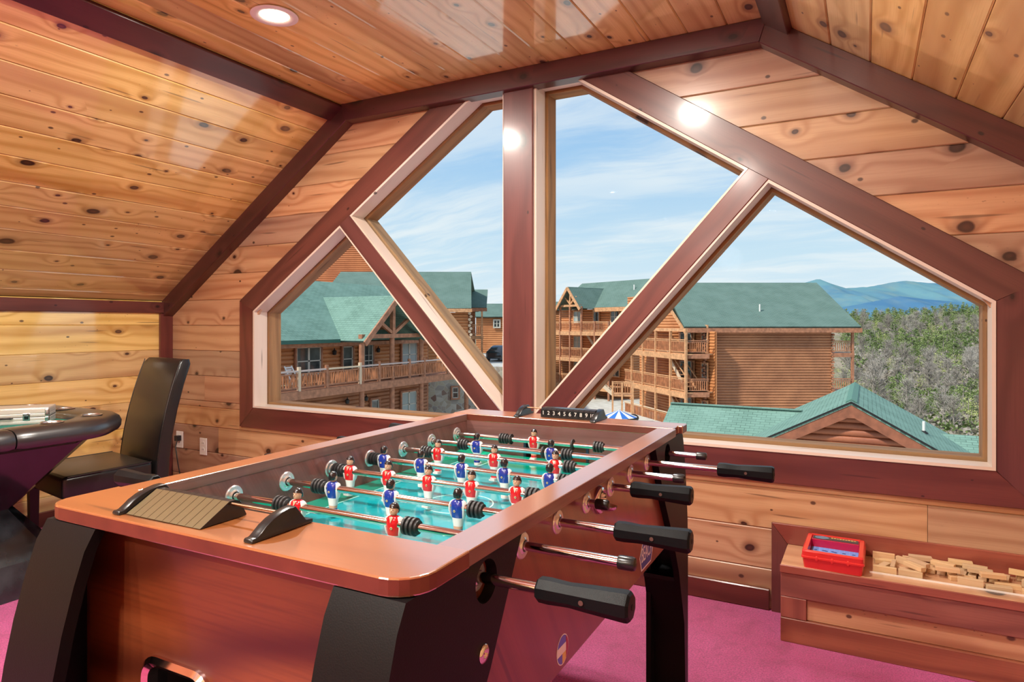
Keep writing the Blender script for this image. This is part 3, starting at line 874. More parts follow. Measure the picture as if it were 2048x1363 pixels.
# players -------------------------------------------------------------
M_skin = plain('player_skin', (0.62, 0.36, 0.24), 0.3, coat=0.3)
M_hair = plain('player_black_hair', (0.010, 0.011, 0.014), 0.16, coat=0.5)
M_pwhite = plain('player_white', (0.78, 0.78, 0.76), 0.22, coat=0.4)
M_red = plain('jersey_red', (0.62, 0.010, 0.016), 0.15, coat=0.6)
M_blue = plain('jersey_blue', (0.010, 0.035, 0.30), 0.15, coat=0.6)
M_gold = plain('emblem_gold', (0.60, 0.50, 0.28), 0.3)
def ell(z, rx, ry, cy=0.0, n_=18, p=2.4):
    o_ = []
    for i in range(n_):
        a = 2 * PI * i / n_; c_, s_ = math.cos(a), math.sin(a)
        o_.append((rx * abs(c_) ** (2 / p) * (1 if c_ > 0 else -1), cy + ry * abs(s_) ** (2 / p) * (1 if s_ > 0 else -1), z))
    return o_
def player_mesh(name, jm, sock):
    """faces -Y, rod along X through the origin"""
    b = MB()   # materials 0 jersey 1 white 2 skin 3 hair 4 sock 5 emblem
    b.loft([ell(-.058, .0095, .0115, -.003), ell(-.050, .0100, .0115, -.003), ell(-.0495, .0092, .0080), ell(-.043, .0095, .0075), ell(-.037, .0102, .0078), ell(-.026, .0120, .0088), ell(-.020, .0130, .0098),
            ell(-.012, .0140, .0110), ell(.000, .0150, .0115), ell(.008, .0150, .0100), ell(.013, .0120, .0080), ell(.0155, .0050, .0050)],
           [1, 1, 4, 2, 1, 1, 0, 0, 0, 0, 0])
    # V collar
    b.add([(-.0045, -.0085, .0135), (.0045, -.0085, .0135), (0, -.0121, .0035)], [(0, 2, 1)], 1)
    b.add([(-.0045, -.0088, .0138), (.0045, -.0088, .0138), (0, -.0124, .0042)], [(0, 2, 1)], 2)
    # arms held against the sides
    for s_ in (-1, 1):
        b.loft([[(s_ * x_ + r_ * math.cos(2 * PI * i / 10), y_ + r2 * math.sin(2 * PI * i / 10), z_) for i in range(10)] for x_, y_, z_, r_, r2 in
                ((.0120, .000, -.0225, .0020, .003), (.0142, .000, -.017, .0032, .0060), (.0162, .001, -.006, .0036, .0080), (.0162, .001, .004, .0036, .0080), (.0140, .000, .0105, .0034, .0065), (.0110, 0, .0135, .002, .004))], 1)
    # neck, head, face, hair
    b.loft([ell(.0130, .0046, .0046), ell(.0185, .0042, .0044)], 2)
    hd = [(.0160, .0034, .0042, -.0022), (.0180, .0064, .0072, -.0012), (.0215, .0080, .0086, -.0006), (.0255, .0086, .0090, 0), (.0295, .0086, .0090, .0004), (.0335, .0072, .0078, .0006), (.0362, .0035, .0045, .0008), (.0370, .001, .001, .001)]
    b.loft([ell(z_, a, c_, y_, 18, 2.0) for z_, a, c_, y_ in hd], 2)
    b.add([(-.0014, -.0084, .0275), (.0014, -.0084, .0275), (0, -.0112, .0238), (-.0016, -.0085, .0232), (.0016, -.0085, .0232)], [(0, 2, 1), (0, 3, 2), (1, 2, 4), (2, 3, 4)], 2)
    for s_ in (-1, 1):
        b.ball((s_ * .0031, -.0080, .0268), .0012, .0008, .0008, 8, 4, 3)
        b.ball((s_ * .0081, .0005, .0250), .0010, .0022, .0028, 8, 4, 2)
    b.box(-.0022, .0022, -.0085, -.0079, .0205, .0211, 0)
    # hair cap: top and back
    hr = []
    for z_, a, c_, y_ in ((.0195, .0072, .0045, .0052), (.0225, .0086, .0056, .0042), (.0265, .0093, .0060, .0042), (.0300, .0094, .0096, .0004), (.0335, .0084, .0088, .0006), (.0365, .0054, .0062, .0008), (.0385, .0020, .0026, .0008)):
        hr.append(ell(z_, a, c_, y_, 18, 2.0))
    b.loft(hr, 3)
    for y_, s_ in ((-.0118, -1), (.0118, 1)):
        b.prism(circ(0, 0, .0025, 12), 0, .0006, 5, frame((.002, y_, -.006), (1 if s_ < 0 else -1, 0, 0), (0, 0, 1)))
        b.prism(circ(0, 0, .0011, 8), 0, .0009, 3, frame((.002, y_, -.006), (1 if s_ < 0 else -1, 0, 0), (0, 0, 1)))
    b.box(-.0085, .0085, -.0155, -.0145, -.057, -.052, 1)
    return b.mesh(name, [jm, M_pwhite, M_skin, M_hair, sock, M_gold], smooth=45)
pm_red = player_mesh('player_red', M_red, M_red)
pm_blue = player_mesh('player_blue', M_blue, M_blue)
# bumpers, handles, caps
bp = []
for k_ in range(3):
    z0 = -.015 + k_ * .0095
    bp += [(.0125, z0), (.0165, z0 + .0015), (.0165, z0 + .0060), (.0125, z0 + .0078)]
bumper_me = MB().lathe([(.008, -.016)] + bp + [(.0125, .016), (.008, .016)], 22, 0, Matrix.Rotation(PI / 2, 4, 'Y')).mesh('bumper', M_blackrub, smooth=30)
ring_me = MB().lathe([(.008, -.002), (.0165, -.002), (.0165, .002), (.008, .002)], 22, 0, Matrix.Rotation(PI / 2, 4, 'Y')).mesh('bumper', M_blackrub, smooth=30)
hp = [(0, .0100), (.001, .0150), (.004, .0172), (.018, .0178), (.034, .0168), (.048, .0162), (.062, .0172), (.072, .0178), (.125, .0205), (.130, .0200), (.1335, .0170), (.134, .0060)]
rings = [[(x_, r_ * math.cos(2 * PI * (i + .5) / 8), r_ * math.sin(2 * PI * (i + .5) / 8)) for i in range(8)] for x_, r_ in hp]
M_grip = plain('black_grip', (0.006, 0.007, 0.008), 0.36, bump=0.15, bscale=900, spec=0.12)
hb = MB().loft(rings); hb.cyl((.070, -.0178, 0), (.070, -.0158 - .0028, 0), .0035, 10, 1); hb.cyl((.1335, 0, 0), (.1345, 0, 0), .004, 10, 2)
handle_me = hb.mesh('handle', [M_grip, plain('bronze_screw', (0.16, 0.11, 0.09), 0.35, 0.6), M_dark], smooth=20)
cap_me = MB().lathe([(.0088, 0), (.0104, .001), (.0108, .004), (.0108, .022), (.0095, .0265), (.006, .028)], 18, 0, Matrix.Rotation(PI / 2, 4, 'Y')).mesh('end_cap', M_blackpl, smooth=40)
M_rod = plain('chrome_rod', (0.74, 0.72, 0.70), 0.10, 1.0)
def part(name, me, parent, M):
    return link(bpy.data.objects.new(name, me), parent, M)
#        y index, x right end, right is handle?, players [(x, colour)], bumpers [x], rings
ROD_L = 1.27
rods = [
    (0, .589, True, [(-.02, 'r')], [-.14, .11], []),
    (1, .549, False, [(-.145, 'r'), (.094, 'r')], [-.187, .133], []),
    (2, .601, True, [(-.187, 'b'), (-.027, 'b'), (.140, 'b')], [-.226, .182], []),
    (3, .404, False, [(-.268, 'r'), (-.150, 'r'), (-.034, 'r'), (.082, 'r'), (.196, 'r')], [-.303, .235], []),
    (4, .538, True, [(-.281, 'b'), (-.160, 'b'), (-.036, 'b'), (.086, 'b'), (.207, 'b')], [-.313, .245], []),
    (5, .489, False, [(-.206, 'r'), (-.024, 'r'), (.156, 'r')], [-.245, .196], []),
    (6, .671, True, [(-.164, 'b'), (.080, 'b')], [-.212, .128], [.055]),
    (7, .482, False, [(-.045, 'r')], [-.150, .168], [.085, -.125]),
]
for i, xr, isH, pls, bms, rgs in rods:
    t0 = RY[i]
    rx1 = xr - (.02 if isH else .012)
    x_right = xr
    x_left = {1: -.72, 3: -.56, 5: -.575, 7: -.60}.get(i, -.44)
    rod = MB()
    e1 = xr - .10 if isH else xr - .01
    e0 = x_left + (.01 if isH else .10)
    rod.cyl((e0, 0, 0), (e1, 0, 0), .0078, 18)
    ro = rod.build('rod', M_rod, table, T(0, t0, RZ), smooth=40)
    for px_, c_ in pls:
        tilt = 0.05 * ((i * 37 + int(px_ * 1000)) % 5 - 2) * 0
        p_ = part('player', pm_red if c_ == 'r' else pm_blue, ro, T(px_, 0, 0, 0, 0, 0 if c_ == 'r' else PI))
        p_['label'] = 'red jersey player' if c_ == 'r' else 'blue jersey player'
    for bx_ in bms: part('bumper', bumper_me, ro, T(bx_, 0, 0))
    for bx_ in rgs: part('bumper', ring_me, ro, T(bx_, 0, 0))
    if isH:
        part('handle', handle_me, ro, T(xr - .134, 0, 0)); part('end_cap', cap_me, ro, T(x_left + .02, 0, 0, 0, 0, PI))
    else:
        part('end_cap', cap_me, ro, T(xr - .028, 0, 0)); part('handle', handle_me, ro, T(x_left + .134, 0, 0, 0, 0, PI))
    for xx, sx in ((SX if i not in (0, 7) else SX - .0, 1), (-WX, 1), (WX, -1), (-SX, -1)):
        put_flange(frame((xx, t0, RZ), (0, sx, 0), (0, 0, 1)))

# score counters ---------------------------------------------------------
def hump(y0, y1, h, foot=.012):
    """side profile in (y, z): low front foot, long curved rise, steep back, back foot"""
    L_ = y1 - y0
    p_ = [(y0, 0), (y1, 0), (y1, .006), (y1 - foot, .007)]
    p_ += [(y1 - foot - .003, .009), (y0 + L_ * .70, h), (y0 + L_ * .60, h * .99), (y0 + L_ * .46, h * .90), (y0 + L_ * .33, h * .75), (y0 + L_ * .22, h * .55), (y0 + L_ * .15, h * .36), (y0 + foot - .001, .0075), (y0 + foot - .004, .006), (y0 + .002, .006), (y0, .003)]
    return p_
m_, n_ = new_mat('rib_glare_counter')
sp = n_('SeparateXYZ', n_('TexCoord').outputs['Object'])
st = n_.m('SINE', n_.m('MULTIPLY', sp.outputs[0], 2200.0))
cc = n_.mix(n_.rng(st, 0.0, 0.5), (0.020, 0.014, 0.010), (0.34, 0.25, 0.11))  # glare along the counter ribs, painted as gold stripes
out(n_, pbsdf(n_, cc, 0.35, n_.rng(st, 0.0, 0.5, 0, .7)))
M_rib_glare = m_
def text_mesh(txt, size, mat, ext=.0003):
    cu = bpy.data.curves.new('numeral', 'FONT'); cu.body = txt; cu.size = size; cu.align_x = 'CENTER'; cu.align_y = 'CENTER'; cu.extrude = ext
    cu.resolution_u = 3
    o_ = bpy.data.objects.new('numeral', cu); C.objects.link(o_)
    bpy.context.view_layer.update()
    me = bpy.data.meshes.new_from_object(o_.evaluated_get(bpy.context.evaluated_depsgraph_get()))
    bpy.data.objects.remove(o_); bpy.data.curves.remove(cu)
    me.materials.clear(); me.materials.append(mat)
    return me
# near scorer: counters pushed to the left
def scorer2(name, M, xa, xb, cx0, numerals, label=None):
    root = empty(name, (0, 0, 0), parent=table); root.matrix_local = M
    for x_ in (xa, xb):
        MB().prism(hump(-.058, .058, .033), -.009, .009, 0, frame((x_, 0, 0), (0, 1, 0), (0, 0, 1))).build('bracket', M_blackpl, root, bevel=.002, smooth=40)
    MB().cyl((xa, .008, .025), (xb, .008, .025), .0026, 10).build('counter_rod', bpy.data.materials.get('bronze_rod') or plain('bronze_rod', (0.42, 0.25, 0.16), 0.28, 1.0), root, smooth=60)
    pitch = .0187 if numerals else .0176
    if not numerals:
        pr = [(-.048, .001), (.036, .001), (.036, .003), (.024, .026), (.016, .0295), (.004, .0295)]
    else:
        pr = [(-.022, .001), (.036, .001), (.036, .004), (.026, .028), (.020, .031), (-.012, .031), (-.020, .028), (-.022, .025)]
    for k_ in range(10):
        x_ = cx0 + k_ * pitch
        b = MB().prism(pr, -pitch / 2 + .0005, pitch / 2 - .0005, 0, frame((0, 0, 0), (0, 1, 0), (0, 0, 1)))
        if not numerals: b.m[-1] = 1
        o_ = b.build('counter', [M_blackpl, M_rib_glare], root, T(x_, 0, 0))
        if numerals:
            link(bpy.data.objects.new('numeral', text_mesh(str(k_ + 1), .0175 if k_ < 9 else .0150, M_white)), root, frame((x_, -.0224, .0150), (1, 0, 0), (0, 0, 1)))
    return root
scorer2('score_counter', T(0, -.636, HT + .0002), -.203, .096, -.182, False)
scorer2('score_counter', T(0, .646, HT + .0002), -.140, .125, -.058, True)

# stickers -----------------------------------------------------------
M_sblue = plain('sticker_blue', (0.030, 0.075, 0.38), 0.35); M_swhite = plain('sticker_white', (0.85, 0.88, 0.95), 0.35)
sx_ = SX + .0003
Ms = frame((sx_, .378, .600), (0, 1, 0), (0, 0, 1))
hx = [(-.066, .0), (-.036, .038), (.050, .038), (.066, .004), (.040, -.038), (-.050, -.038)][::-1]
b = MB().prism(hx, 0, .0004, 1, Ms); b.prism([(p[0] * .92, p[1] * .90) for p in hx], 0, .0007, 0, Ms)
o = b.build('sticker', [M_sblue, M_swhite], table); o['label'] = 'blue hexagonal sticker with white border and lettering'
link(bpy.data.objects.new('lettering', text_mesh('BEACH', .040, M_swhite, .0002)), o, Ms @ T(0, 0, .0009) @ Matrix.Diagonal((.82, 1.35, 1, 1)))
Ms = frame((sx_, -.190, .588), (0, 1, 0), (0, 0, 1))
M_syel = plain('sticker_yellow', (0.75, 0.55, 0.15), 0.35); M_sred = plain('sticker_red', (0.35, 0.03, 0.08), 0.35); M_sbl2 = plain('sticker_bright_blue', (0.10, 0.14, 0.75), 0.35)
cc_ = circ(0, 0, .026, 28)
b = MB().prism(circ(0, 0, .028, 28), 0, .0003, 1, Ms); b.prism(cc_, 0, .0005, 0, Ms)
b.prism(clip(clip(cc_, 0, 1, .009), 0, -1, .007), 0, .0008, 1, Ms)
b.prism(clip(clip(clip(cc_, 0, 1, -.007), -1, 0, .002), 1, 0, .016), 0, .0007, 2, Ms)
b.prism(clip(cc_, -1, 0, -.015), 0, .0009, 3, Ms)
o = b.build('sticker', [M_sbl2, M_swhite, M_syel, M_sred], table); o['label'] = 'round blue, white, red and yellow sticker'
# ================================================================ POKER TABLE, CASE, CHAIR
M_leather = plain('black_leather', (0.011, 0.011, 0.012), 0.30, bump=0.12, bscale=260, spec=0.4, coat=0.2, croul=0.2)
M_vinyl = plain('black_vinyl_pad', (0.016, 0.016, 0.018), 0.34, spec=0.7, bump=0.04, bscale=300, coat=.45, croul=.25)
M_gloss = plain('black_gloss_panel', (0.012, 0.012, 0.014), 0.12, nz=.3, nscale=6, coat=0.5)
m_, n_ = new_mat('green_felt')
out(n_, pbsdf(n_, (0.006, 0.16, 0.12, 1), 0.9, 0, 0, .1, bumpn(n_, n_.noise(n_('TexCoord').outputs['Object'], 500, 3), .3, .002)))
M_felt = m_
PX_, PY_ = -3.63, 1.42
pk = empty('poker_table', (PX_, PY_, 0), label='octagonal poker table with black padded rail and steel cup holders at the left edge', cat='poker table')
def octa(rf, rc):
    """half-plane clipped octagon: flats at rf, corner cuts at rc"""
    p = [(-rf, -rf), (rf, -rf), (rf, rf), (-rf, rf)]
    k_ = rc * math.sqrt(2)
    for sx, sy in ((1, 1), (1, -1), (-1, 1), (-1, -1)):
        p = clip(p, sx, sy, k_)
    return p
def fillet(poly, r, n_=5):
    o_ = []
    N_ = len(poly)
    for i in range(N_):
        p0, p1, p2 = Vector((*poly[i - 1], 0)), Vector((*poly[i], 0)), Vector((*poly[(i + 1) % N_], 0))
        a = (p0 - p1).normalized(); c_ = (p2 - p1).normalized()
        ang = a.angle(c_); t_ = r / math.tan(ang / 2)
        s_, e_ = p1 + a * t_, p1 + c_ * t_
        for k_ in range(n_ + 1):
            u_ = k_ / n_
            q = s_ * (1 - u_) ** 2 + p1 * 2 * u_ * (1 - u_) + e_ * u_ ** 2
            o_.append((q.x, q.y))
    return o_
def dens(poly, step=.05):
    o_ = []
    for i in range(len(poly)):
        a, c_ = poly[i], poly[(i + 1) % len(poly)]
        L_ = math.hypot(c_[0] - a[0], c_[1] - a[1]); k_ = max(1, int(L_ / step))
        for j in range(k_): o_.append((a[0] + (c_[0] - a[0]) * j / k_, a[1] + (c_[1] - a[1]) * j / k_))
    return o_
mid = dens(fillet(octa(.50, .57), .16))
def nrm2(path, i):
    a, c_ = Vector((*path[i - 1], 0)), Vector((*path[(i + 1) % len(path)], 0))
    t_ = (c_ - a).normalized()
    return Vector((t_.y, -t_.x, 0))
sec = [(-.098, -.030), (-.100, -.005), (-.090, .018), (-.065, .030), (-.02, .034), (.03, .034), (.066, .029), (.090, .014), (.100, -.008), (.098, -.030), (.088, -.046), (.06, -.052), (-.07, -.052)]
RZ0 = .735
cups = [(-3.15, 1.61), (-3.24, 1.83), (-3.60, 1.90), (-3.90, 1.89), (-3.15, 1.20), (-3.38, .96), (-3.90, .95), (-4.09, 1.3)]
for half in (1, -1):
    pts_ = [(p, nrm2(mid, i)) for i, p in enumerate(mid)]
    sel = [q for q in pts_ if half * (q[0][1] - .0) > .004]
    # order so that the run is contiguous
    st_ = 0
    for i in range(len(sel)):
        if math.hypot(sel[i][0][0] - sel[i - 1][0][0], sel[i][0][1] - sel[i - 1][0][1]) > .12: st_ = i
    sel = sel[st_:] + sel[:st_]
    a0, a1 = sel[0], sel[-1]
    sel = [((a0[0][0], half * .003), a0[1])] + sel + [((a1[0][0], half * .003), a1[1])]
    rings = []
    for j, (p, nn) in enumerate(sel):
        e_ = 1.0 if 0 < j < len(sel) - 1 else .93
        rings.append([(p[0] + nn.x * o_ * e_, p[1] + nn.y * o_ * e_, RZ0 + h_ * e_) for o_, h_ in sec[::-1]])
    MB().loft(rings).build('padded_rail', M_vinyl, pk, smooth=60)
MB().prism(dens(octa(.43, .50), .3), .672, .735).build('playing_surface', M_felt, pk)
MB().prism(octa(.47, .54), .660, .6715).build('table_deck', M_blackpl, pk)
def sq(h_, z_, c_=.3):
    return [(h_, -h_ * c_, z_), (h_, h_ * c_, z_), (h_ * c_, h_, z_), (-h_ * c_, h_, z_), (-h_, h_ * c_, z_), (-h_, -h_ * c_, z_), (-h_ * c_, -h_, z_), (h_ * c_, -h_, z_)]
MB().loft([sq(.19, .36, .8), sq(.43, .6595, .8)]).build('upper_pedestal', M_gloss, pk)
MB().loft([sq(.37, .001, .75), sq(.345, .15, .75), sq(.19, .36, .8)]).build('lower_pedestal', plain('marbled_black_panel', (0.020, 0.026, 0.030), 0.15, nz=.9, nscale=7, coat=.6), pk)
for cx_, cy_ in cups:
    b = MB().lathe([(.043, .0), (.0455, .0015), (.044, .003), (.040, .003), (.036, -.002), (.035, -.03), (.001, -.031)][::-1], 28, cap=False)
    b.build('cup_holder', M_brushed, pk, T(cx_ - PX_, cy_ - PY_, RZ0 + .0348), smooth=40)

# aluminium chip case lying on the felt
cs = empty('chip_case', (-3.52, 1.46, .7005), R(24), label='silver ribbed aluminium chip case lying on the green felt of the poker table', cat='case')
M_alu = plain('ribbed_aluminium', (0.74, 0.73, 0.70), 0.35, 0.6)
cs.rotation_euler = (0, 0, R(52)); cs.location = (-3.387, 1.715, .7355)
# local: x along the long side (front face towards -y), right end at +x
Lc, Wc, Hc = .34, .15, .074
b = MB()
prf = []
b.box(-Lc, 0, 0, Wc, 0, Hc)
for z0, z1 in ((.003, .014), (.017, .029), (.036, .047), (.050, .070)):
    b.box(-Lc + .01, -.014, -.0018, 0, z0, z1); b.box(0, .0018, .012, Wc - .012, z0, z1)
b.build('case_body', M_alu, cs, bevel=.001)
b = MB()
for x_ in (-.012, -Lc):
    for z0 in (-.0, .036):
        b.box(x_ - .002, x_ + .014, -.004, .014, z0 + .0002, z0 + .032); 
b.build('corner_cap', M_steel, cs, bevel=.003)
for x_ in (-.085, -.27):
    l_ = MB().box(x_ - .014, x_ + .014, -.0055, -.001, .016, .050).build('latch', M_steel, cs, bevel=.0015)
    MB().box(x_ - .008, x_ + .008, -.008, -.0053, .022, .040).build('latch_tab', plain('latch_dark', (0.05, 0.08, 0.09), .25, 1.0), l_, bevel=.001)
MB().tube([(-.21, -.002, .03), (-.21, -.018, .03), (-.14, -.018, .03), (-.14, -.002, .03)], .004, 8).build('carry_handle', M_blackpl, cs, smooth=50)
MB().box(-Lc - .0005, .0005, -.0005, Wc + .0005, .0315, .0335).build('lid_seam', M_dark, cs)

# parsons chair
ch = empty('dining_chair', (-3.585, 2.04, 0), R(-9), label='black leather high-backed parsons chair drawn up to the poker table by the corner', cat='chair')
def slab(pts8, name, mat, bev, seg=4):
    b = MB().add(pts8, [(0, 3, 2, 1), (4, 5, 6, 7), (0, 1, 5, 4), (1, 2, 6, 5), (2, 3, 7, 6), (3, 0, 4, 7)])
    return b.build(name, mat, ch, bevel=bev, seg=seg, smooth=40)
sw, sf, sb_ = .255, -.235, .20
slab([(-sw, sf, .355), (sw, sf, .355), (sw - .02, sb_ - .01, .355), (-sw + .02, sb_ - .01, .355), (-sw, sf, .468), (sw, sf, .468), (sw - .02, sb_ - .01, .478), (-sw + .02, sb_ - .01, .478)], 'seat', M_leather, .022)
# back: curved slab leaning backwards
rings = []
for t_ in [0, .03, .2, .4, .6, .8, .96, 1.0]:
    z_ = .33 + .675 * t_
    yb = .205 + .02 * t_ + .12 * t_ * t_
    w_ = .228 - .018 * t_; th = .072 if t_ < .99 else .05
    w_ = w_ if t_ < .99 else w_ - .012
    y0_ = yb + (.0 if t_ < .99 else .012)
    o_ = []
    for px_, py_ in rrect(-w_, w_, y0_, y0_ + th, .014, 3): o_.append((px_, py_, z_))
    rings.append(o_)
MB().loft(rings).build('backrest', M_leather, ch, smooth=50)
# piping along the side of the back
for s_ in (-1, 1):
    pt = []
    for k_ in range(11):
        t_ = k_ / 10 * .97 + .02
        z_ = .33 + .675 * t_; pt.append((s_ * (.2285 - .018 * t_), .205 + .02 * t_ + .12 * t_ * t_ + .004, z_))
    MB().tube(pt, .0026, 6).build('piping', M_leather, ch, smooth=60)
    MB().tube([(s_ * (sw + .0005), sf + .02, .466), (s_ * (sw - .018), sb_ - .02, .475)], .0025, 6).build('piping', M_leather, ch, smooth=60)
M_leg = plain('espresso_leg', (0.020, 0.010, 0.012), .4)
for sx in (-1, 1):
    for y_, z1 in ((sf + .028, .354), (sb_ + .02, .329)):
        MB().add([(sx * .225 + a * w_, y_ + c_ * w_ + (.03 if (y_ > 0 and z_ == 0) else 0), z_) for z_, w_ in ((0, .017), (z1, .022)) for a, c_ in ((-1, -1), (1, -1), (1, 1), (-1, 1))],
                 [(0, 3, 2, 1), (4, 5, 6, 7), (0, 1, 5, 4), (1, 2, 6, 5), (2, 3, 7, 6), (3, 0, 4, 7)]).build('leg', M_leg, ch)

# ================================================================ BENCH UNDER THE WINDOW
BX0, BX1, BY, BT = -.287, KR - .003, 2.70, .290
bench = empty('window_bench', (BX0, BY, 0), label='low built-in wooden bench box with red-brown rails under the right side of the window', cat='bench')
def bb(name, x0, x1, y0, y1, z0, z1, mat, bev=.002, vert=False):
    c_ = ((x0 + x1) / 2 - BX0, (y0 + y1) / 2 - BY, (z0 + z1) / 2)
    hx_, hy_, hz_ = (x1 - x0) / 2, (y1 - y0) / 2, (z1 - z0) / 2
    if vert:
        M = frame(c_, (0, 0, 1), (1, 0, 0)); return MB().box(-hz_, hz_, -hx_, hx_, -hy_, hy_).build(name, mat, bench, M, bevel=bev, seg=1)
    return MB().box(-hx_, hx_, -hz_, hz_, -hy_, hy_).build(name, mat, bench, frame(c_, (1, 0, 0), (0, 0, 1)), bevel=bev, seg=1)
YW = D - .0205 + .020
bb('top_board', BX0, BX1, BY, D - .001, BT - .016, BT, M_bench_top)
bb('top_edge', BX0 - .002, BX1, BY - .006, BY + .012, BT - .030, BT - .001, M_benchred)
bb('front_rail', BX0, BX1, BY, BY + .018, .170, BT - .0305, M_benchred)
bb('front_stile', BX0, BX0 + .090, BY, BY + .018, .0905, .1695, M_benchred, vert=True)
bb('front_panel', BX0 + .0905, BX1, BY + .010, BY + .018, .0905, .1695, M_pine_w)
bb('base_board', BX0, BX1, BY - .004, BY + .018, 0, .090, M_benchred)
bb('side_board', BX0, BX0 + .016, BY + .0185, D - .001, 0, BT - .0165, M_benchred)
bb('tray_edge', .010, BX1 - .02, 2.757, 2.760, BT, BT + .006, M_white, bev=0)
# trim on the wall behind and beside the bench
board('side_trim', [(0, BX0 - .062 - BX0), (.372, BX0 - .062 - BX0), (.296, 0), (0, 0)][::1], frame((0, D - BY - .0005, 0), (0, 0, 1), (1, 0, 0)) @ Matrix.Scale(-1, 4, (0, 0, 1)), .016, M_cherry, bench) if False else None
trimm = MB().add([(BX0 - .062, D - .017, 0), (BX0 - .002, D - .017, 0), (BX0 - .002, D - .017, .292), (BX0 - .062, D - .017, .370),
                  (BX0 - .062, D, 0), (BX0 - .002, D, 0), (BX0 - .002, D, .292), (BX0 - .062, D, .370)],
                 [(0, 1, 2, 3), (7, 6, 5, 4), (0, 4, 5, 1), (1, 5, 6, 2), (2, 6, 7, 3), (3, 7, 4, 0)])
trimm.build('side_trim', wood('stained_trim_upright', (0.16, 0.040, 0.030), (0.10, 0.022, 0.018), (0.07, 0.015, 0.014), knot_amt=0.1, axis='Z', coat=.4), bench, T(-BX0, -BY, 0))
q = [(BX0 - .060, .371), (BX1, .371), (BX1, BT + .0005), (BX0, BT + .0005)][::-1]
board('back_trim', [(p[0] - BX0, p[1]) for p in q], frame((0, D - BY, 0), (1, 0, 0), (0, 0, 1)), .017, M_benchred, bench, bev=.002)

# red travel game case
gm_ = empty('board_game', (-.108, 2.815, BT + .0002), R(-1), label='red plastic game case with a blue gridded tray standing open on the bench', cat='board game')
M_redpl = plain('translucent_red_plastic', (0.72, 0.035, 0.030), 0.22, coat=.3)
M_redin = plain('magenta_red_plastic', (0.50, 0.008, 0.060), 0.25)
gx, gy, gh = .103, .120, .066
b = MB()
def rr_(x, y, r=.012): return rrect(-x, x, -y, y, r, 4)
def ringz(pl, z_): return [(p[0], p[1], z_) for p in pl]
b.loft([ringz(rr_(gx - .006, gy - .006), 0), ringz(rr_(gx - .001, gy - .001), .036), ringz(rr_(gx + .0025, gy + .0025), .038), ringz(rr_(gx + .0025, gy + .0025), .044), ringz(rr_(gx, gy), .046), ringz(rr_(gx, gy), gh - .004), ringz(rr_(gx - .004, gy - .004), gh),
        ringz(rr_(gx - .018, gy - .014, .006), gh), ringz(rr_(gx - .019, gy - .015, .006), gh - .006), ringz(rr_(gx - .020, gy - .016, .006), .030)], [0, 0, 0, 0, 0, 0, 0, 0, 1, 1])
b.build('case_shell', [M_redpl, M_redin], gm_, smooth=40)
for x_ in (-.052, 0, .052):
    MB().ball((x_, -gy - .0005, .040), .0065, .003, .011, 12, 6).build('case_rib', M_redpl, gm_, smooth=60)
m_, n_ = new_mat('blue_tray')
tcx = n_('TexCoord').outputs['Object']
sp = n_('SeparateXYZ', tcx)
gx_ = n_.m('FRACT', n_.m('MULTIPLY', sp.outputs[0], 58.0)); gy_ = n_.m('FRACT', n_.m('MULTIPLY', sp.outputs[1], 58.0))
ln = n_.m('MAXIMUM', n_.m('GREATER_THAN', gx_, .9), n_.m('GREATER_THAN', gy_, .9))
out(n_, pbsdf(n_, n_.mix(n_.m('MULTIPLY', ln, .35), (0.14, 0.36, 0.88), (0.5, 0.7, 0.95)), .3))
MB().box(-.081, .081, -.100, .050, .030, .034).build('blue_tray', m_, gm_)
M_navy = plain('navy_piece', (0.01, 0.03, 0.15), .3)
rg = random.Random(4)
for r_ in range(4):
    for c_ in range(5):
        x_ = -.066 + c_ * .033; y_ = -.080 + r_ * .030
        w_ = rg.choice([.011, .009, .006]); h_ = rg.choice([.003, .002])
        MB().prism([(-w_, -h_), (w_ * .7, -h_), (w_, h_ * .3), (w_ * .2, h_), (-w_ * .6, h_ * .8)], 0, .0012).build('tray_emblem', M_navy, gm_, T(x_, y_, .0342, 0, 0, rg.uniform(-.5, .5)))
MB().box(-.083, .083, .052, .104, .030, .0615).build('label_plinth', M_redin, gm_)
lb = MB().box(-.080, .080, .064, .103, .0616, .0630).build('label_panel', plain('label_dark', (0.035, 0.050, 0.060), .35), gm_)
MB().lathe([(.0225, 0), (.0225, .0008), (.017, .0012), (.016, .0004), (.001, .0004)], 26, 0, T(-.048, .083, .0631) @ Matrix.Diagonal((1.15, .8, 1, 1))).build('dial_print', plain('dial_blue', (0.12, 0.22, 0.34), .3), gm_, smooth=30)
M_yel = plain('label_yellow', (0.75, 0.52, 0.14), .4)
b = MB()
for k_ in range(9):
    w_ = .0072
    b.box(-.016 + k_ * .0100, -.016 + k_ * .0100 + w_, .088, .098 - (k_ % 3) * .0015, .0631, .0634)
b.build('yellow_lettering', M_yel, gm_)

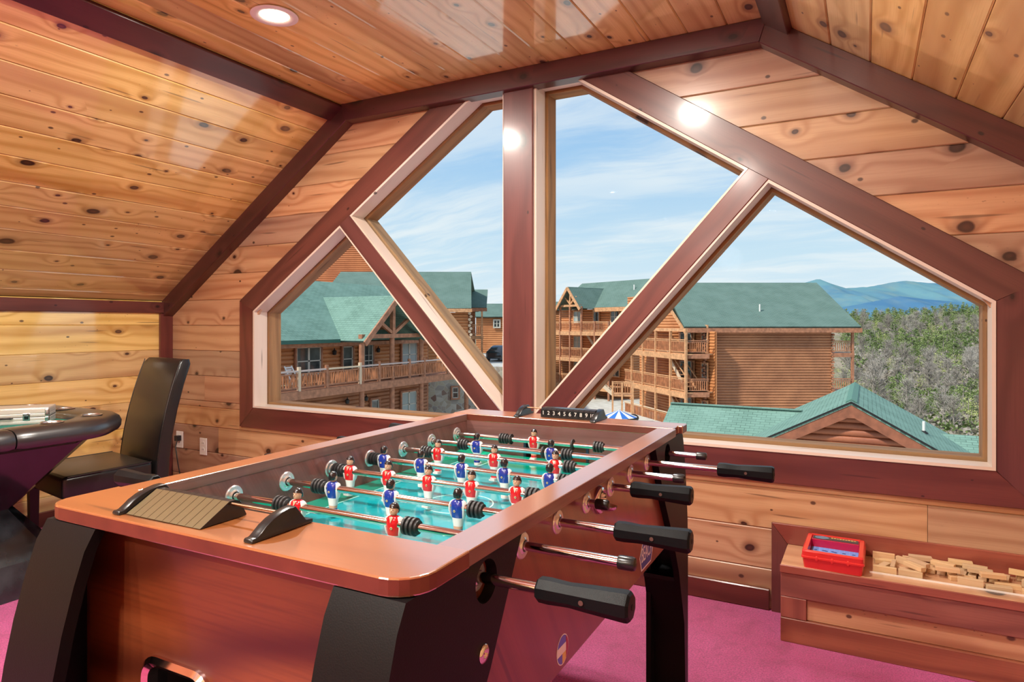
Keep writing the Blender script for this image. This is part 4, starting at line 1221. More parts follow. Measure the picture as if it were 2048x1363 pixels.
# wooden tumbling-tower blocks in a heap
M_blk = wood('block_wood', (0.66, 0.46, 0.26), (0.56, 0.36, 0.18), (0.60, 0.38, 0.20), knot_amt=0, ring=120, tint=.16, coat=0, rough=.6, ringmix=.35)
blk_me = MB().box(-.0375, .0375, -.0125, .0125, -.0075, .0075).mesh('wooden_block', M_blk, bevel=.0009, seg=1)
rb_ = random.Random(21)
def obb(x, y, a, hx_, hy_):
    c_, s_ = math.cos(a), math.sin(a)
    return [(x + c_ * u * hx_ - s_ * v * hy_, y + s_ * u * hx_ + c_ * v * hy_) for u, v in ((-1, -1), (1, -1), (1, 1), (-1, 1))]
def sat(p, q):
    for poly in (p, q):
        for i in range(4):
            ex_, ey = poly[(i + 1) % 4][0] - poly[i][0], poly[(i + 1) % 4][1] - poly[i][1]
            nx, ny = -ey, ex_
            a = [nx * v[0] + ny * v[1] for v in p]; c_ = [nx * v[0] + ny * v[1] for v in q]
            if max(a) < min(c_) or max(c_) < min(a): return False
    return True
placed = []
rows_ = {}
def try_block(x, y, a, z_, edge, layer):
    hx_, hy_ = .0381, (.0081 if edge else .0131)
    o_ = obb(x, y, a, hx_, hy_)
    if min(p[1] for p in o_) < 2.764 or max(p[1] for p in o_) > 2.949 or min(p[0] for p in o_) < .012 or max(p[0] for p in o_) > .80: return False
    if any(l_ == layer and sat(o_, q_) for q_, l_ in placed): return False
    placed.append((o_, layer))
    bl = bpy.data.objects.new('wooden_block', blk_me); C.objects.link(bl)
    bl.location = (x, y, z_); bl.rotation_euler = (PI / 2 if edge else 0, 0, a) if not edge else (PI / 2, 0, a)
    tag(bl, None, 'wooden block', 'wooden tower blocks heaped on the bench')
    rows_.setdefault(('top' if layer else 'front' if y < 2.82 else 'middle' if y < 2.89 else 'back', 'standing on edge' if edge else 'lying flat'), []).append((x, bl))
    return True
# rows read off the photograph, then random fill
for x, y, a, e in ((.060, 2.775, -.02, 1), (.140, 2.774, -.02, 1), (.10, 2.795, -.35, 0), (.225, 2.778, -.12, 0), (.32, 2.785, -.10, 1), (.40, 2.782, .12, 0), (.475, 2.785, .1, 0),
                   (.06, 2.940, 0, 1), (.16, 2.938, 0, 1), (.245, 2.938, 0, 1), (.33, 2.938, 0, 1), (.42, 2.938, 0, 0), (.51, 2.93, .02, 0)):
    try_block(x, y, a, BT + (.0127 if e else .0078) , bool(e), 0)
for k_ in range(9):
    try_block(.185 + k_ * .031, 2.888, 1.35, BT + .0078, False, 0)
cnt = 0
for _ in range(900):
    e = rb_.random() < .10
    if try_block(rb_.uniform(.03, .78), rb_.uniform(2.775, 2.94), rb_.choice([rb_.uniform(-.6, .3), rb_.uniform(1.1, 1.7), rb_.uniform(-.2, .1)]), BT + (.0127 if e else .0078), e, 0): cnt += 1
for _ in range(80):
    if try_block(rb_.uniform(.10, .75), rb_.uniform(2.80, 2.93), rb_.uniform(-.9, .3), BT + .0255 + .0078, False, 1): cnt += 1
    if cnt > 62: break

def ordn(k_): return ['first', 'second', 'third', 'fourth', 'fifth', 'sixth', 'seventh', 'eighth', 'ninth', 'tenth', 'eleventh', 'twelfth', 'thirteenth', 'fourteenth', 'fifteenth', 'sixteenth', 'seventeenth', 'eighteenth', 'nineteenth', 'twentieth'][min(k_, 19)]
for (row, pose), lst in rows_.items():
    for k_, (x, bl) in enumerate(sorted(lst, key=lambda q_: q_[0])):
        bl['label'] = ('%s wooden block %s on top of the heap, counted from the red game' if row == 'top' else '%s wooden block %s in the ' + row + ' row, counted from the red game') % (ordn(k_), pose)
# ================================================================ OUTDOORS
cY, sY = math.cos(YAW), math.sin(YAW)
def LD(l, d, z=0.0): return Vector((l * cY - d * sY, l * sY + d * cY, z))
def ldroot(name, l, d, z, ang=0.0, **k):
    """root whose local x axis is turned by ang (degrees) from the picture's right-hand direction"""
    p = LD(l, d, z)
    return empty(name, p, YAW + R(ang), **k)
def logmat(name, c1, c2):
    m_, n_ = new_mat(name)
    oc = n_('TexCoord').outputs['Object']
    v_ = n_.scale(oc, .6, .6, 5.2)
    f_ = n_.noise(v_, 1.0, 4.0, .6); g_ = n_.noise(oc, 14.0, 3.0)
    c_ = n_.mix(n_.rng(f_, .32, .68), c1, c2)
    c_ = n_.mix(n_.rng(g_, .55, .8, 0, .4), c_, tuple(.4 * a for a in c2))
    out(n_, pbsdf(n_, c_, .55, 0, .1, .4)); return m_
M_log = logmat('log_siding', (0.68, 0.29, 0.11), (0.48, 0.175, 0.06))
M_logd = logmat('log_siding_aged', (0.48, 0.205, 0.092), (0.30, 0.118, 0.054))
M_logo = logmat('log_siding_fresh', (0.68, 0.22, 0.07), (0.48, 0.13, 0.04))
M_beam = plain('deck_timber', (0.40, 0.17, 0.09), .6, nz=.3, nscale=5)
M_beaml = plain('pale_deck_timber', (0.60, 0.31, 0.15), .6, nz=.25, nscale=5)
M_bal = plain('peeled_log_baluster', (0.46, 0.18, 0.08), .55, nz=.35, nscale=3)
M_railp = plain('grey_rail', (0.58, 0.45, 0.40), .6)
M_yellow = plain('pale_log_end', (0.70, 0.54, 0.38), .6)
M_wsash = plain('white_sash', (0.62, 0.60, 0.52), .5)
m_, n_ = new_mat('dark_window_pane')
out(n_, pbsdf(n_, n_.mix(n_.rng(n_.noise(n_('TexCoord').outputs['Object'], 1.5, 3.0), .35, .65), (0.035, 0.045, 0.045), (0.10, 0.12, 0.12)), .05, 0, 0, .1, None, .8)); M_wpane = m_
M_curt = plain('curtain_pane', (0.36, 0.45, 0.45), .2)
def shingle(name, c1, c2, c3, bw=.33, bh=.145):
    m_, n_ = new_mat(name)
    oc = n_('TexCoord').outputs['Object']
    br = n_('TexBrick'); n_.put(br.inputs['Vector'], oc)
    br.offset = .5; br.squash = 1.0
    for k_, v_ in (('Color1', c1), ('Color2', c2), ('Mortar', tuple(.45 * a for a in c1))): n_.put(br.inputs[k_], v_)
    for k_, v_ in (('Scale', 1.0), ('Mortar Size', .010), ('Mortar Smooth', .4), ('Bias', 0.0), ('Brick Width', bw), ('Row Height', bh)): br.inputs[k_].default_value = v_
    big_ = n_.noise(oc, .8, 4.0); fi = n_.noise(oc, 60.0, 2.0)
    c_ = n_.mix(n_.rng(big_, .40, .66, 0, .55), br.outputs['Color'], c3)
    c_ = n_.mix(n_.rng(fi, .5, .8, 0, .25), c_, tuple(.5 * a for a in c1))
    out(n_, pbsdf(n_, c_, .85, 0, 0, .1, bumpn(n_, br.outputs['Fac'], .4, .01), .2)); return m_
M_shin = shingle('green_shingles', (0.150, 0.260, 0.210), (0.190, 0.320, 0.260), (0.22, 0.36, 0.30))
M_shinf = shingle('green_shingles_far', (0.115, 0.185, 0.158), (0.135, 0.212, 0.18), (0.155, 0.235, 0.205))

def logwall(root, poly, M, pitch, mat, name='wall', bulge=None, back=.12, separate=False):
    """poly convex in (u, v); bulging logs towards N"""
    b = MB(); z0 = math.floor(min(p[1] for p in poly) / pitch) * pitch; zt = max(p[1] for p in poly)
    r_ = pitch / 2; bl = (bulge or .35) * pitch
    b.prism(poly, -back, -.005)
    first = None
    while z0 < zt:
        lb = MB() if separate else b
        any_ = False
        ks = [0, .12, .3, .5, .7, .88, 1.0]
        for k0, k1 in zip(ks, ks[1:]):
            q = clip(clip(poly, 0, -1, -(z0 + k0 * pitch)), 0, 1, z0 + k1 * pitch)
            if len(q) < 3: continue
            any_ = True
            dep = lambda v_: bl * math.sqrt(max(0, 1 - (((v_ - z0) / pitch - .5) * 2) ** 2)) - .01
            lb.add([(p[0], p[1], dep(p[1])) for p in q], [tuple(range(len(q)))])
        if separate and any_: lb.build('log', mat, root, M)
        z0 += pitch
    return b.build(name, mat, root, M, smooth=None)
def xz(O, dx=(1, 0, 0)):      # u along local x, v up, N towards -y (viewer)
    return frame(O, dx, (0, 0, 1))
def roof(root, name, P0, U, L_, V, w_, mat, t_=.12):
    """slope board: origin P0, eave direction U length L_, up-slope direction V width w_"""
    M = frame(P0, U, V)
    return MB().prism([(0, 0), (L_, 0), (L_, w_), (0, w_)], -t_, 0).build(name, mat, root, M)
def rpoly(root, name, pts3, mat, t_=.12):
    """roof face from 3 or 4 planar local points, first edge along the eave"""
    a, c_ = Vector(pts3[0]), Vector(pts3[1]); U = (c_ - a).normalized(); V = (Vector(pts3[-1]) - a)
    M = frame(a, U, V); Mi = M.inverted()
    pl = [tuple((Mi @ Vector(p))[:2]) for p in pts3]
    return MB().prism(pl, -t_, 0).build(name, mat, root, M)
def bar(root, name, a, b_, w_, h_, mat):
    a = Vector(a); d_ = Vector(b_) - a
    M = frame(a, d_, (0, 0, 1) if abs(d_.normalized().z) < .95 else (0, 1, 0))
    return MB().box(0, d_.length, -h_ / 2, h_ / 2, -w_ / 2, w_ / 2).build(name, mat, root, M)
def railing(root, a, b_, h_=.95, sp=.16, mat=None, railmat=None, r_=.035, tilt=0.0, seed=1):
    mat = mat or M_beam
    """one railing run: top rail, bottom rail, and the balusters joined"""
    a = Vector(a); b_ = Vector(b_); d_ = b_ - a; L_ = d_.length
    up = Vector((0, 0, 1))
    bar(root, 'top_rail', a + up * h_, b_ + up * h_, .09, .07, railmat or M_railp)
    bar(root, 'top_rail', a + up * (h_ - .12), b_ + up * (h_ - .12), .06, .05, mat or M_beam)
    bar(root, 'bottom_rail', a + up * .12, b_ + up * .12, .06, .06, mat or M_beam)
    m = MB(); rr = random.Random(seed); k_ = int(L_ / sp)
    for i in range(1, k_):
        p = a + d_ * (i / k_)
        j1 = Vector((rr.uniform(-1, 1), rr.uniform(-1, 1), 0)) * tilt
        m.cyl(p + up * .12 + j1, p + up * (h_ - .12) - j1, r_ * rr.uniform(.8, 1.15), 5)
    o_ = m.build('balusters', M_bal, root); o_['kind'] = 'stuff'
    return o_
def win(root, M, w_, h_, label=None, curtain=False, casing=None, grid=0, dbl=True, name='window'):
    """M: frame with u right, v up, N outward; origin at the window's lower left"""
    f_ = MB()
    c_ = .10
    for x0, x1, y0, y1 in ((-c_, 0, -c_, h_ + c_), (w_, w_ + c_, -c_, h_ + c_), (0, w_, h_, h_ + c_), (0, w_, -c_, 0)):
        f_.box(x0, x1, y0, y1, 0, .10)
    fo = f_.build(name, casing or M_beam, root, M)
    s_ = MB(); e_ = .05
    cols = [(0, w_ / 2), (w_ / 2, w_)] if dbl else [(0, w_)]
    for x0, x1 in cols:
        for a0, a1, b0, b1 in ((x0, x0 + e_, 0, h_), (x1 - e_, x1, 0, h_), (x0, x1, 0, e_), (x0, x1, h_ - e_, h_), (x0, x1, h_ * .48, h_ * .48 + e_)):
            s_.box(a0, a1, b0, b1, .02, .07)
        for g_ in range(1, grid):
            s_.box(x0 + (x1 - x0) * g_ / grid - .012, x0 + (x1 - x0) * g_ / grid + .012, 0, h_, .02, .06)
            s_.box(x0, x1, h_ * g_ / grid - .012, h_ * g_ / grid + .012, .02, .06)
    s_.build('sash', M_wsash, fo)
    for x0, x1 in cols:
        MB().box(x0 + e_, x1 - e_, e_, h_ - e_, .0, .03).build('pane', M_curt if curtain else M_wpane, fo)
    return fo
def lamp(root, M):
    MB().lathe([(.04, -.14), (.09, -.12), (.11, .06), (.03, .12), (.02, .2)], 8, 0, M).build('wall_lantern', M_blackpl, root)

# ---- building A: near left lodge with the porch gable -------------------------------
A = empty('log_lodge', (-20.8, 0, 0), R(90), label='brown log lodge with green roof, trussed porch gable and long railed deck, seen at left', cat='building')
WALLY = 2.0
fA = xz((0, WALLY, 0))
logwall(A, [(9, -1.5), (32, -1.5), (32, .40), (9, .40)], fA, .20, M_log)
logwall(A, [(12, -6.5), (32, -6.5), (32, -1.8), (12, -1.8)], xz((0, WALLY + .02, 0)), .20, M_logd)
MB().box(32.0, 32.15, WALLY, 12, -6.5, .40).build('end_wall', M_logd, A)
logwall(A, [(24.0, .40), (28.6, .40), (26.3, 2.3)], xz((0, WALLY - .1, 0)), .20, M_logd, name='gable_wall')
# main roof
rpoly(A, 'roof', [(9, 1.15, .49), (34.6, 1.15, .49), (34.6, 6.2, 3.60), (9, 6.2, 3.60)], M_shin)
rpoly(A, 'roof', [(34.6, 11.4, .49), (9, 11.4, .49), (9, 6.2, 3.60), (34.6, 6.2, 3.60)], M_shin)
bar(A, 'gutter', (9, 1.10, .40), (23.7, 1.10, .40), .12, .14, plain('green_gutter', (0.02, 0.11, 0.085), .4))
bar(A, 'eave_board', (9, 1.32, .24), (34, 1.32, .24), .06, .18, M_beam)
MB().box(9, 34, 1.3, 2.1, .30, .34).build('soffit', M_beam, A)
# porch gable
gx0, gx1, gxm, gza, gzb = 23.75, 28.75, 26.25, 2.62, .42
rpoly(A, 'porch_roof', [(gx0, 5.0, gzb), (gx0, -.40, gzb), (gxm, -.40, gza), (gxm, 5.0, gza)], M_shin, .10)
rpoly(A, 'porch_roof', [(gx1, -.40, gzb), (gx1, 5.0, gzb), (gxm, 5.0, gza), (gxm, -.40, gza)], M_shin, .10)
bar(A, 'rake_board', (gx0 - .02, -.42, gzb - .14), (gxm, -.42, gza - .10), .08, .26, M_beam)
bar(A, 'rake_board', (gx1 + .02, -.42, gzb - .14), (gxm, -.42, gza - .10), .08, .26, M_beam)
bar(A, 'tie_beam', (gx0 + .1, -.02, .62), (gx1 + .2, -.02, .62), .22, .20, M_beam)
bar(A, 'king_post', (gxm, -.02, .7), (gxm, -.02, 2.5), .2, .2, M_beam)
bar(A, 'truss_strut', (gxm, -.02, .72), (gxm - 1.25, -.02, 1.45), .16, .15, M_beam)
bar(A, 'truss_strut', (gxm, -.02, .72), (gxm + 1.25, -.02, 1.45), .16, .15, M_beam)
for x_, z0 in ((24.0, -6.5), (gxm, -6.5), (28.7, -6.5), (33.2, -6.5)):
    MB().cyl((x_, .02, z0), (x_, .02, .55 if x_ < 30 else -.7), .13, 10).build('post', M_beam, A, smooth=60)
# deck
MB().box(8, 33.5, -.15, WALLY, -1.62, -1.55).build('deck_floor', M_beam, A)
MB().box(8, 33.5, -.20, -.13, -1.92, -1.58).build('deck_fascia', M_beam, A)
xs = [17.6, 20.0, 21.6, 23.75, 25.1, gxm + .0, 27.5, 28.8, 31.0, 33.3]
for i, x_ in enumerate(xs):
    pale = i in (1, 3)
    if i not in (5,):
        MB().cyl((x_, -.10, -1.92 if pale else -1.60), (x_, -.10, -.58), .085, 8).build('rail_post', M_yellow if pale else M_beam, A, smooth=60)
for i, (x0, x1) in enumerate(zip([9] + xs, xs)):
    o_ = railing(A, (x0, -.10, -1.55), (x1, -.10, -1.55), .80, .135, M_beam, M_yellow if i == 3 else M_railp, .045, .02 if i > 2 else .05, i)
# windows and doors
win(A, xz((21.75, WALLY - .08, -1.15)), 1.50, 1.30)
win(A, xz((29.45, WALLY - .08, -1.15)), 1.35, 1.30, curtain=True)
win(A, xz((26.05, WALLY - .08, -1.52)), .95, 1.68, grid=3, dbl=False, name='porch_door')
win(A, xz((24.75, WALLY - .08, -1.15)), .70, 1.25, dbl=False)
win(A, xz((18.2, WALLY - .08, -1.15)), 1.50, 1.30)
win(A, xz((29.45, WALLY - .06, -4.0)), 1.35, 1.40, curtain=True)
win(A, xz((26.9, WALLY - .06, -4.2)), .60, 1.45, dbl=False)
win(A, xz((21.6, WALLY - .06, -4.0)), 1.35, 1.40)
for x_, z_ in ((24.1, -.15), (27.35, -.15), (25.0, -2.6), (26.4, -2.6)):
    lamp(A, T(x_, WALLY - .2, z_))
bar(A, 'lower_rail', (28.9, -.1, -4.45), (33.4, -.1, -4.45), .1, .12, M_beam)
railing(A, (28.9, -.1, -5.2), (33.4, -.1, -5.2), .85, .2, M_beam, None, .04, .03, 77)
# patio chair on the deck: white folding chair
pc = empty('patio_chair', (-21.6, 20.55, -1.55), R(10), label='white folding patio chair behind the deck railing of the left lodge', cat='chair')
for sx in (-1, 1):
    MB().tube([(-.25, sx * .24, 0), (.22, sx * .24, .55)], .03, 6).build('leg', M_white, pc); MB().tube([(.25, sx * .24, 0), (-.28, sx * .24, .95)], .03, 6).build('leg', M_white, pc)
MB().box(-.2, .22, -.24, .24, .40, .43).build('seat', M_white, pc)
for k_ in range(4): MB().box(-.27 + k_ * .0, -.24, -.22, .22, .55 + k_ * .10, .62 + k_ * .10).build('back_slat', M_white, pc)

# ---- stone-faced wing behind it -------------------------------------------------------
m_, n_ = new_mat('field_stone')
vo = n_('TexVoronoi'); n_.put(vo.inputs['Vector'], n_('TexCoord').outputs['Object']); vo.inputs['Scale'].default_value = 3.0
cr_ = n_('SeparateColor', vo.outputs['Color'])
vd = n_('TexVoronoi', feature='DISTANCE_TO_EDGE'); n_.put(vd.inputs['Vector'], n_('TexCoord').outputs['Object']); vd.inputs['Scale'].default_value = 3.0
c_ = n_.ramp(cr_.outputs[0], [(0, (.45, .40, .30)), (.45, (.38, .32, .24)), (.6, (.20, .10, .07)), (.8, (.50, .46, .38)), (1, (.25, .22, .20))])
c_ = n_.mix(n_.rng(vd.outputs['Distance'], 0, .06, 1, 0), c_, (.48, .45, .38))
out(n_, pbsdf(n_, c_, .85, 0, 0, .1, bumpn(n_, vd.outputs['Distance'], .5, .05)))
M_stone = m_
st = ldroot('stone_wing', -4.0, 43, 0, 20, label='low wing faced in pale field stone between the left lodge and the window post', cat='building')
MB().box(-3.4, 1.9, 0, 3.5, -9, -1.75).build('stone_wall', M_stone, st)
logwall(st, [(-3.4, -1.75), (-.9, -1.75), (-.9, .9), (-3.4, .9)], xz((0, .1, 0)), .22, M_log)
rpoly(st, 'roof', [(-3.7, -.4, .9), (-.7, -.4, .9), (-.7, 3.0, 1.2), (-3.7, 3.0, 1.2)], M_shin)
win(st, xz((-2.7, .0, -1.3)), 1.0, 1.1, grid=2, casing=M_wsash)
win(st, xz((.1, -.05, -3.6)), .4, .7, dbl=False)

# ---- building B: broad roof facing us --------------------------------------------------
B_ = ldroot('green_roofed_lodge', -3.43, 56, 0, 0, label='log lodge with broad green roof standing behind the left lodge', cat='building')
rpoly(B_, 'roof', [(-13.5, 0, 2.55), (0, 0, 2.55), (-.40, 6, 6.10), (-12.6, 6, 6.10)], M_shinf)
rpoly(B_, 'roof', [(0, 12, 2.55), (-13.5, 12, 2.55), (-12.6, 6, 6.10), (-.40, 6, 6.10)], M_shinf)
bar(B_, 'eave_board', (-13, .05, 2.36), (.05, .05, 2.36), .1, .30, M_beaml)
logwall(B_, [(-12, -4), (-.35, -4), (-.35, 2.2), (-12, 2.2)], xz((0, 1.0, 0)), .26, M_log)
for k_ in range(13):
    MB().cyl((-.22 + (k_ % 2) * .12, .75, -1.0 + k_ * .26), (-.22 + (k_ % 2) * .12, 1.2, -1.0 + k_ * .26), .12, 8).build('log_end', M_yellow, B_)
# its far wing with porch
rpoly(B_, 'roof', [(-.45, 5.8, 2.75), (1.05, 5.8, 2.75), (1.05, 9.0, 4.60), (-.45, 9.0, 4.60)], M_shinf)
bar(B_, 'eave_board', (-.45, 5.8, 2.55), (1.1, 5.8, 2.55), .1, .32, M_beam)
logwall(B_, [(-2.0, -4), (-.1, -4), (-.1, 2.5), (-2.0, 2.5)], xz((0, 7.6, 0)), .26, M_logd)
bar(B_, 'post', (.62, 5.9, -4), (.62, 5.9, 2.45), .16, .16, M_beaml)
railing(B_, (-.35, 5.9, .18), (.62, 5.9, .18), .95, .14, M_beaml, M_beaml, .04)
bar(B_, 'deck_fascia', (-.5, 5.9, -.05), (.75, 5.9, -.05), .1, .34, M_beaml)
# ---- building D far behind
Dd = ldroot('orange_lodge', 0.2, 75, 0, 0, label='far orange log lodge with small white windows, just left of the window post', cat='building')
rpoly(Dd, 'roof', [(-4.8, 0, 2.05), (3.0, 0, 2.05), (3.0, 4, 3.65), (-4.8, 4, 3.65)], M_shinf)
logwall(Dd, [(-4.3, -2.1), (3.0, -2.1), (3.0, 2.0), (-4.3, 2.0)], xz((0, .5, 0)), .24, M_log)
win(Dd, xz((-2.25, .35, .85)), .65, .80, dbl=True, casing=M_wsash); win(Dd, xz((-1.2, .35, -1.1)), .8, .85, casing=M_wsash)
MB().box(-4.5, 3, .3, .5, -3.2, -2.1).build('foundation', plain('concrete_grey', (.36, .35, .32), .8), Dd)
# ---- tall orange building top left
E_ = ldroot('tall_log_building', -14.7, 72, 0, 0, label='tall orange log-sided building rising behind the green roofs at far left', cat='building')
logwall(E_, [(-14, -4), (0, -4), (0, 8.6), (-3.2, 11.6), (-14, 11.6)], xz((0, 0, 0)), .21, M_logo)
rpoly(E_, 'roof', [(-14, -.4, 11.6), (-3.0, -.4, 11.6), (-3.0, 6, 14.0), (-14, 6, 14.0)], M_shinf)

# ---- building F: three storey lodge with porch gable, right of the post -------------------
F_ = ldroot('balcony_lodge', 8.8, 76.8, 0, -53.9, label='three-storey log lodge with railed balconies and small trussed gable, right of the window post', cat='building')
rpoly(F_, 'roof', [(-1.0, -4.2, 2.95), (10.2, -4.2, 2.95), (10.2, 0, 5.95), (-1.0, 0, 5.95)], M_shinf)
rpoly(F_, 'roof', [(10.2, 4.2, 2.95), (-1.0, 4.2, 2.95), (-1.0, 0, 5.95), (10.2, 0, 5.95)], M_shinf)
bar(F_, 'eave_board', (5.4, -4.25, 2.72), (10.25, -4.25, 2.72), .1, .42, M_beaml)
bar(F_, 'rake_board', (10.25, -4.3, 2.72), (10.25, 0, 5.75), .1, .34, M_beaml)
logwall(F_, [(-1, -8), (9.9, -8), (9.9, 2.8), (-1, 2.8)], xz((0, -3.2, 0)), .26, M_log)
logwall(F_, [(-3.2, -8), (3.2, -8), (3.2, 3.3), (0, 5.6), (-3.2, 3.3)], frame((9.9, 0, 0), (0, 1, 0), (0, 0, 1)), .26, M_log, name='gable_wall')
rpoly(F_, 'porch_roof', [(1.9, -2.0, 2.85), (1.9, -6.4, 2.85), (3.8, -6.4, 5.15), (3.8, -1.0, 5.15)], M_shinf, .1)
rpoly(F_, 'porch_roof', [(5.7, -6.4, 2.85), (5.7, -2.0, 2.85), (3.8, -1.0, 5.15), (3.8, -6.4, 5.15)], M_shinf, .1)
bar(F_, 'rake_board', (1.85, -6.45, 2.70), (3.8, -6.45, 5.02), .1, .28, M_beaml)
bar(F_, 'rake_board', (5.75, -6.45, 2.70), (3.8, -6.45, 5.02), .1, .28, M_beaml)
bar(F_, 'tie_beam', (2.3, -6.0, 3.15), (5.4, -6.0, 3.15), .2, .22, M_beaml)
bar(F_, 'king_post', (3.8, -6.0, 3.1), (3.8, -6.0, 4.9), .18, .18, M_beaml)
bar(F_, 'truss_strut', (3.8, -6.0, 3.3), (2.9, -6.0, 4.1), .14, .14, M_beaml); bar(F_, 'truss_strut', (3.8, -6.0, 3.3), (4.7, -6.0, 4.1), .14, .14, M_beaml)
for lv, zf in enumerate((.45, -2.3, -5.1)):
    MB().box(-1, 9.6, -6.0, -3.2, zf - .08, zf).build('balcony_floor', M_beaml, F_)
    MB().box(-1, 9.6, -6.12, -6.0, zf - .42, zf - .02).build('balcony_fascia', M_beaml, F_)
    for i, x0 in enumerate((-1, .6, 2.2, 3.8, 5.6, 7.6)):
        x1 = (.6, 2.2, 3.8, 5.6, 7.6, 9.6)[i]
        railing(F_, (x0, -6.0, zf), (x1, -6.0, zf), 1.0, .17, M_beaml, M_beaml, .04, 0, i)
    win(F_, xz((1.4, -3.35, zf + .9)), 1.2, 1.25, curtain=True, casing=M_beaml); win(F_, xz((7.2, -3.35, zf + .9)), 1.2, 1.25, casing=M_beaml)
    win(F_, xz((4.6, -3.35, zf + .05)), .8, 2.0, dbl=False, casing=M_beaml)
for x_ in (-1, .6, 2.2, 3.8, 5.6, 7.6, 9.6):
    bar(F_, 'post', (x_, -6.05, -9), (x_, -6.05, 3.05 if 2 < x_ < 6 else 1.5), .17, .17, M_beam)
for lv, zf in enumerate((-2.3, -5.1)):
    for o_ in (0, .9):
        bar(F_, 'stair_stringer', (5.0, -5.0 + o_, zf + 2.7), (7.6, -5.0 + o_, zf), .08, .26, M_yellow)
    for k_ in range(10): MB().box(5.1 + k_ * .26, 5.4 + k_ * .26, -5.0, -4.1, zf + 2.55 - k_ * .27, zf + 2.6 - k_ * .27).build('stair_tread', M_beaml, F_)
MB().cyl((8.8, -1.6, 4.7), (8.8, -1.6, 5.3), .07, 8).build('vent_pipe', M_white, F_)
# another roof edge left of it
F2 = ldroot('far_lodge', 4.4, 82, 0, -10, label='sliver of a farther green-roofed lodge directly beside the window post', cat='building')
rpoly(F2, 'roof', [(-3, 0, 3.0), (3, 0, 3.0), (3, 3.5, 4.1), (-3, 3.5, 4.1)], M_shinf)
logwall(F2, [(-3, -7), (2.6, -7), (2.6, 2.9), (-3, 2.9)], xz((0, .4, 0)), .26, M_log)

# ---- building G: big log wall and stacked balconies ---------------------------------------
G_ = ldroot('long_log_lodge', 0, 0, 0, 0, label='large log lodge with blank log end wall, green roof and balconies at its left corner', cat='building')
G_.location = (0, 0, 0)
def gd(l, d, z): return (l, d, z)
rpoly(G_, 'roof', [(12.75, 49.0, 1.02), (25.85, 49.0, 1.02), (25.85, 56.2, 4.72), (12.75, 56.2, 4.72)], M_shinf, .14)
rpoly(G_, 'roof', [(25.85, 63.4, 1.02), (12.75, 63.4, 1.02), (12.75, 56.2, 4.72), (25.85, 56.2, 4.72)], M_shinf, .14)
bar(G_, 'eave_board', (12.8, 48.98, .74), (25.9, 48.98, .74), .1, .34, M_beam)
MB().box(12.9, 25.7, 49.05, 49.7, .62, .66).build('soffit', M_logd, G_)
logwall(G_, [(14.45, -9), (23.85, -9), (23.85, .64), (14.45, .64)], xz((0, 49.5, 0)), .205, M_logd, bulge=.42)
for k_ in range(44):
    MB().cyl((14.40 - (k_ % 2) * .10, 49.2, -8.4 + k_ * .205), (14.40 - (k_ % 2) * .10, 49.7, -8.4 + k_ * .205), .095, 8).build('log_end', M_beam, G_)
    if k_ > 20: MB().cyl((23.9 + (k_ % 2) * .06, 49.3, -8.4 + k_ * .205), (23.9 + (k_ % 2) * .06, 49.6, -8.4 + k_ * .205), .09, 8).build('log_end', M_beam, G_)
logwall(G_, [(12.2, -9), (14.45, -9), (14.45, .64), (12.2, .64)], xz((0, 51.2, 0)), .23, M_log)
for zf in (-.95, -3.75, -6.55):
    MB().box(12.75, 14.4, 48.2, 51.1, zf - .1, zf).build('balcony_floor', M_beam, G_)
    MB().box(12.8, 14.35, 48.1, 48.2, zf - .36, zf).build('balcony_fascia', M_beam, G_)
    railing(G_, (12.8, 48.15, zf), (14.3, 48.15, zf), .95, .15, M_beam, M_beam, .04)
    win(G_, xz((12.95, 51.05, zf + .75)), .85, 1.35, casing=M_beam)
    MB().box(23.9, 25.45, 49.4, 51.5, zf - .08, zf).build('balcony_floor', M_beam, G_)
    MB().box(23.9, 25.5, 49.3, 49.4, zf - .30, zf).build('balcony_fascia', M_beam, G_)
    railing(G_, (23.95, 49.35, zf + .03), (25.35, 49.35, zf + .03), .85, .15, M_beam, M_beam, .035)
bar(G_, 'post', (25.4, 49.4, -9), (25.4, 49.4, .7), .17, .17, M_beam)
for x_, y_ in ((17.8, 52.3),):
    MB().cyl((20.0 - .8, 51.3, 2.1), (20.0 - .8, 51.3, 2.75), .06, 8).build('vent_pipe', M_white, G_)
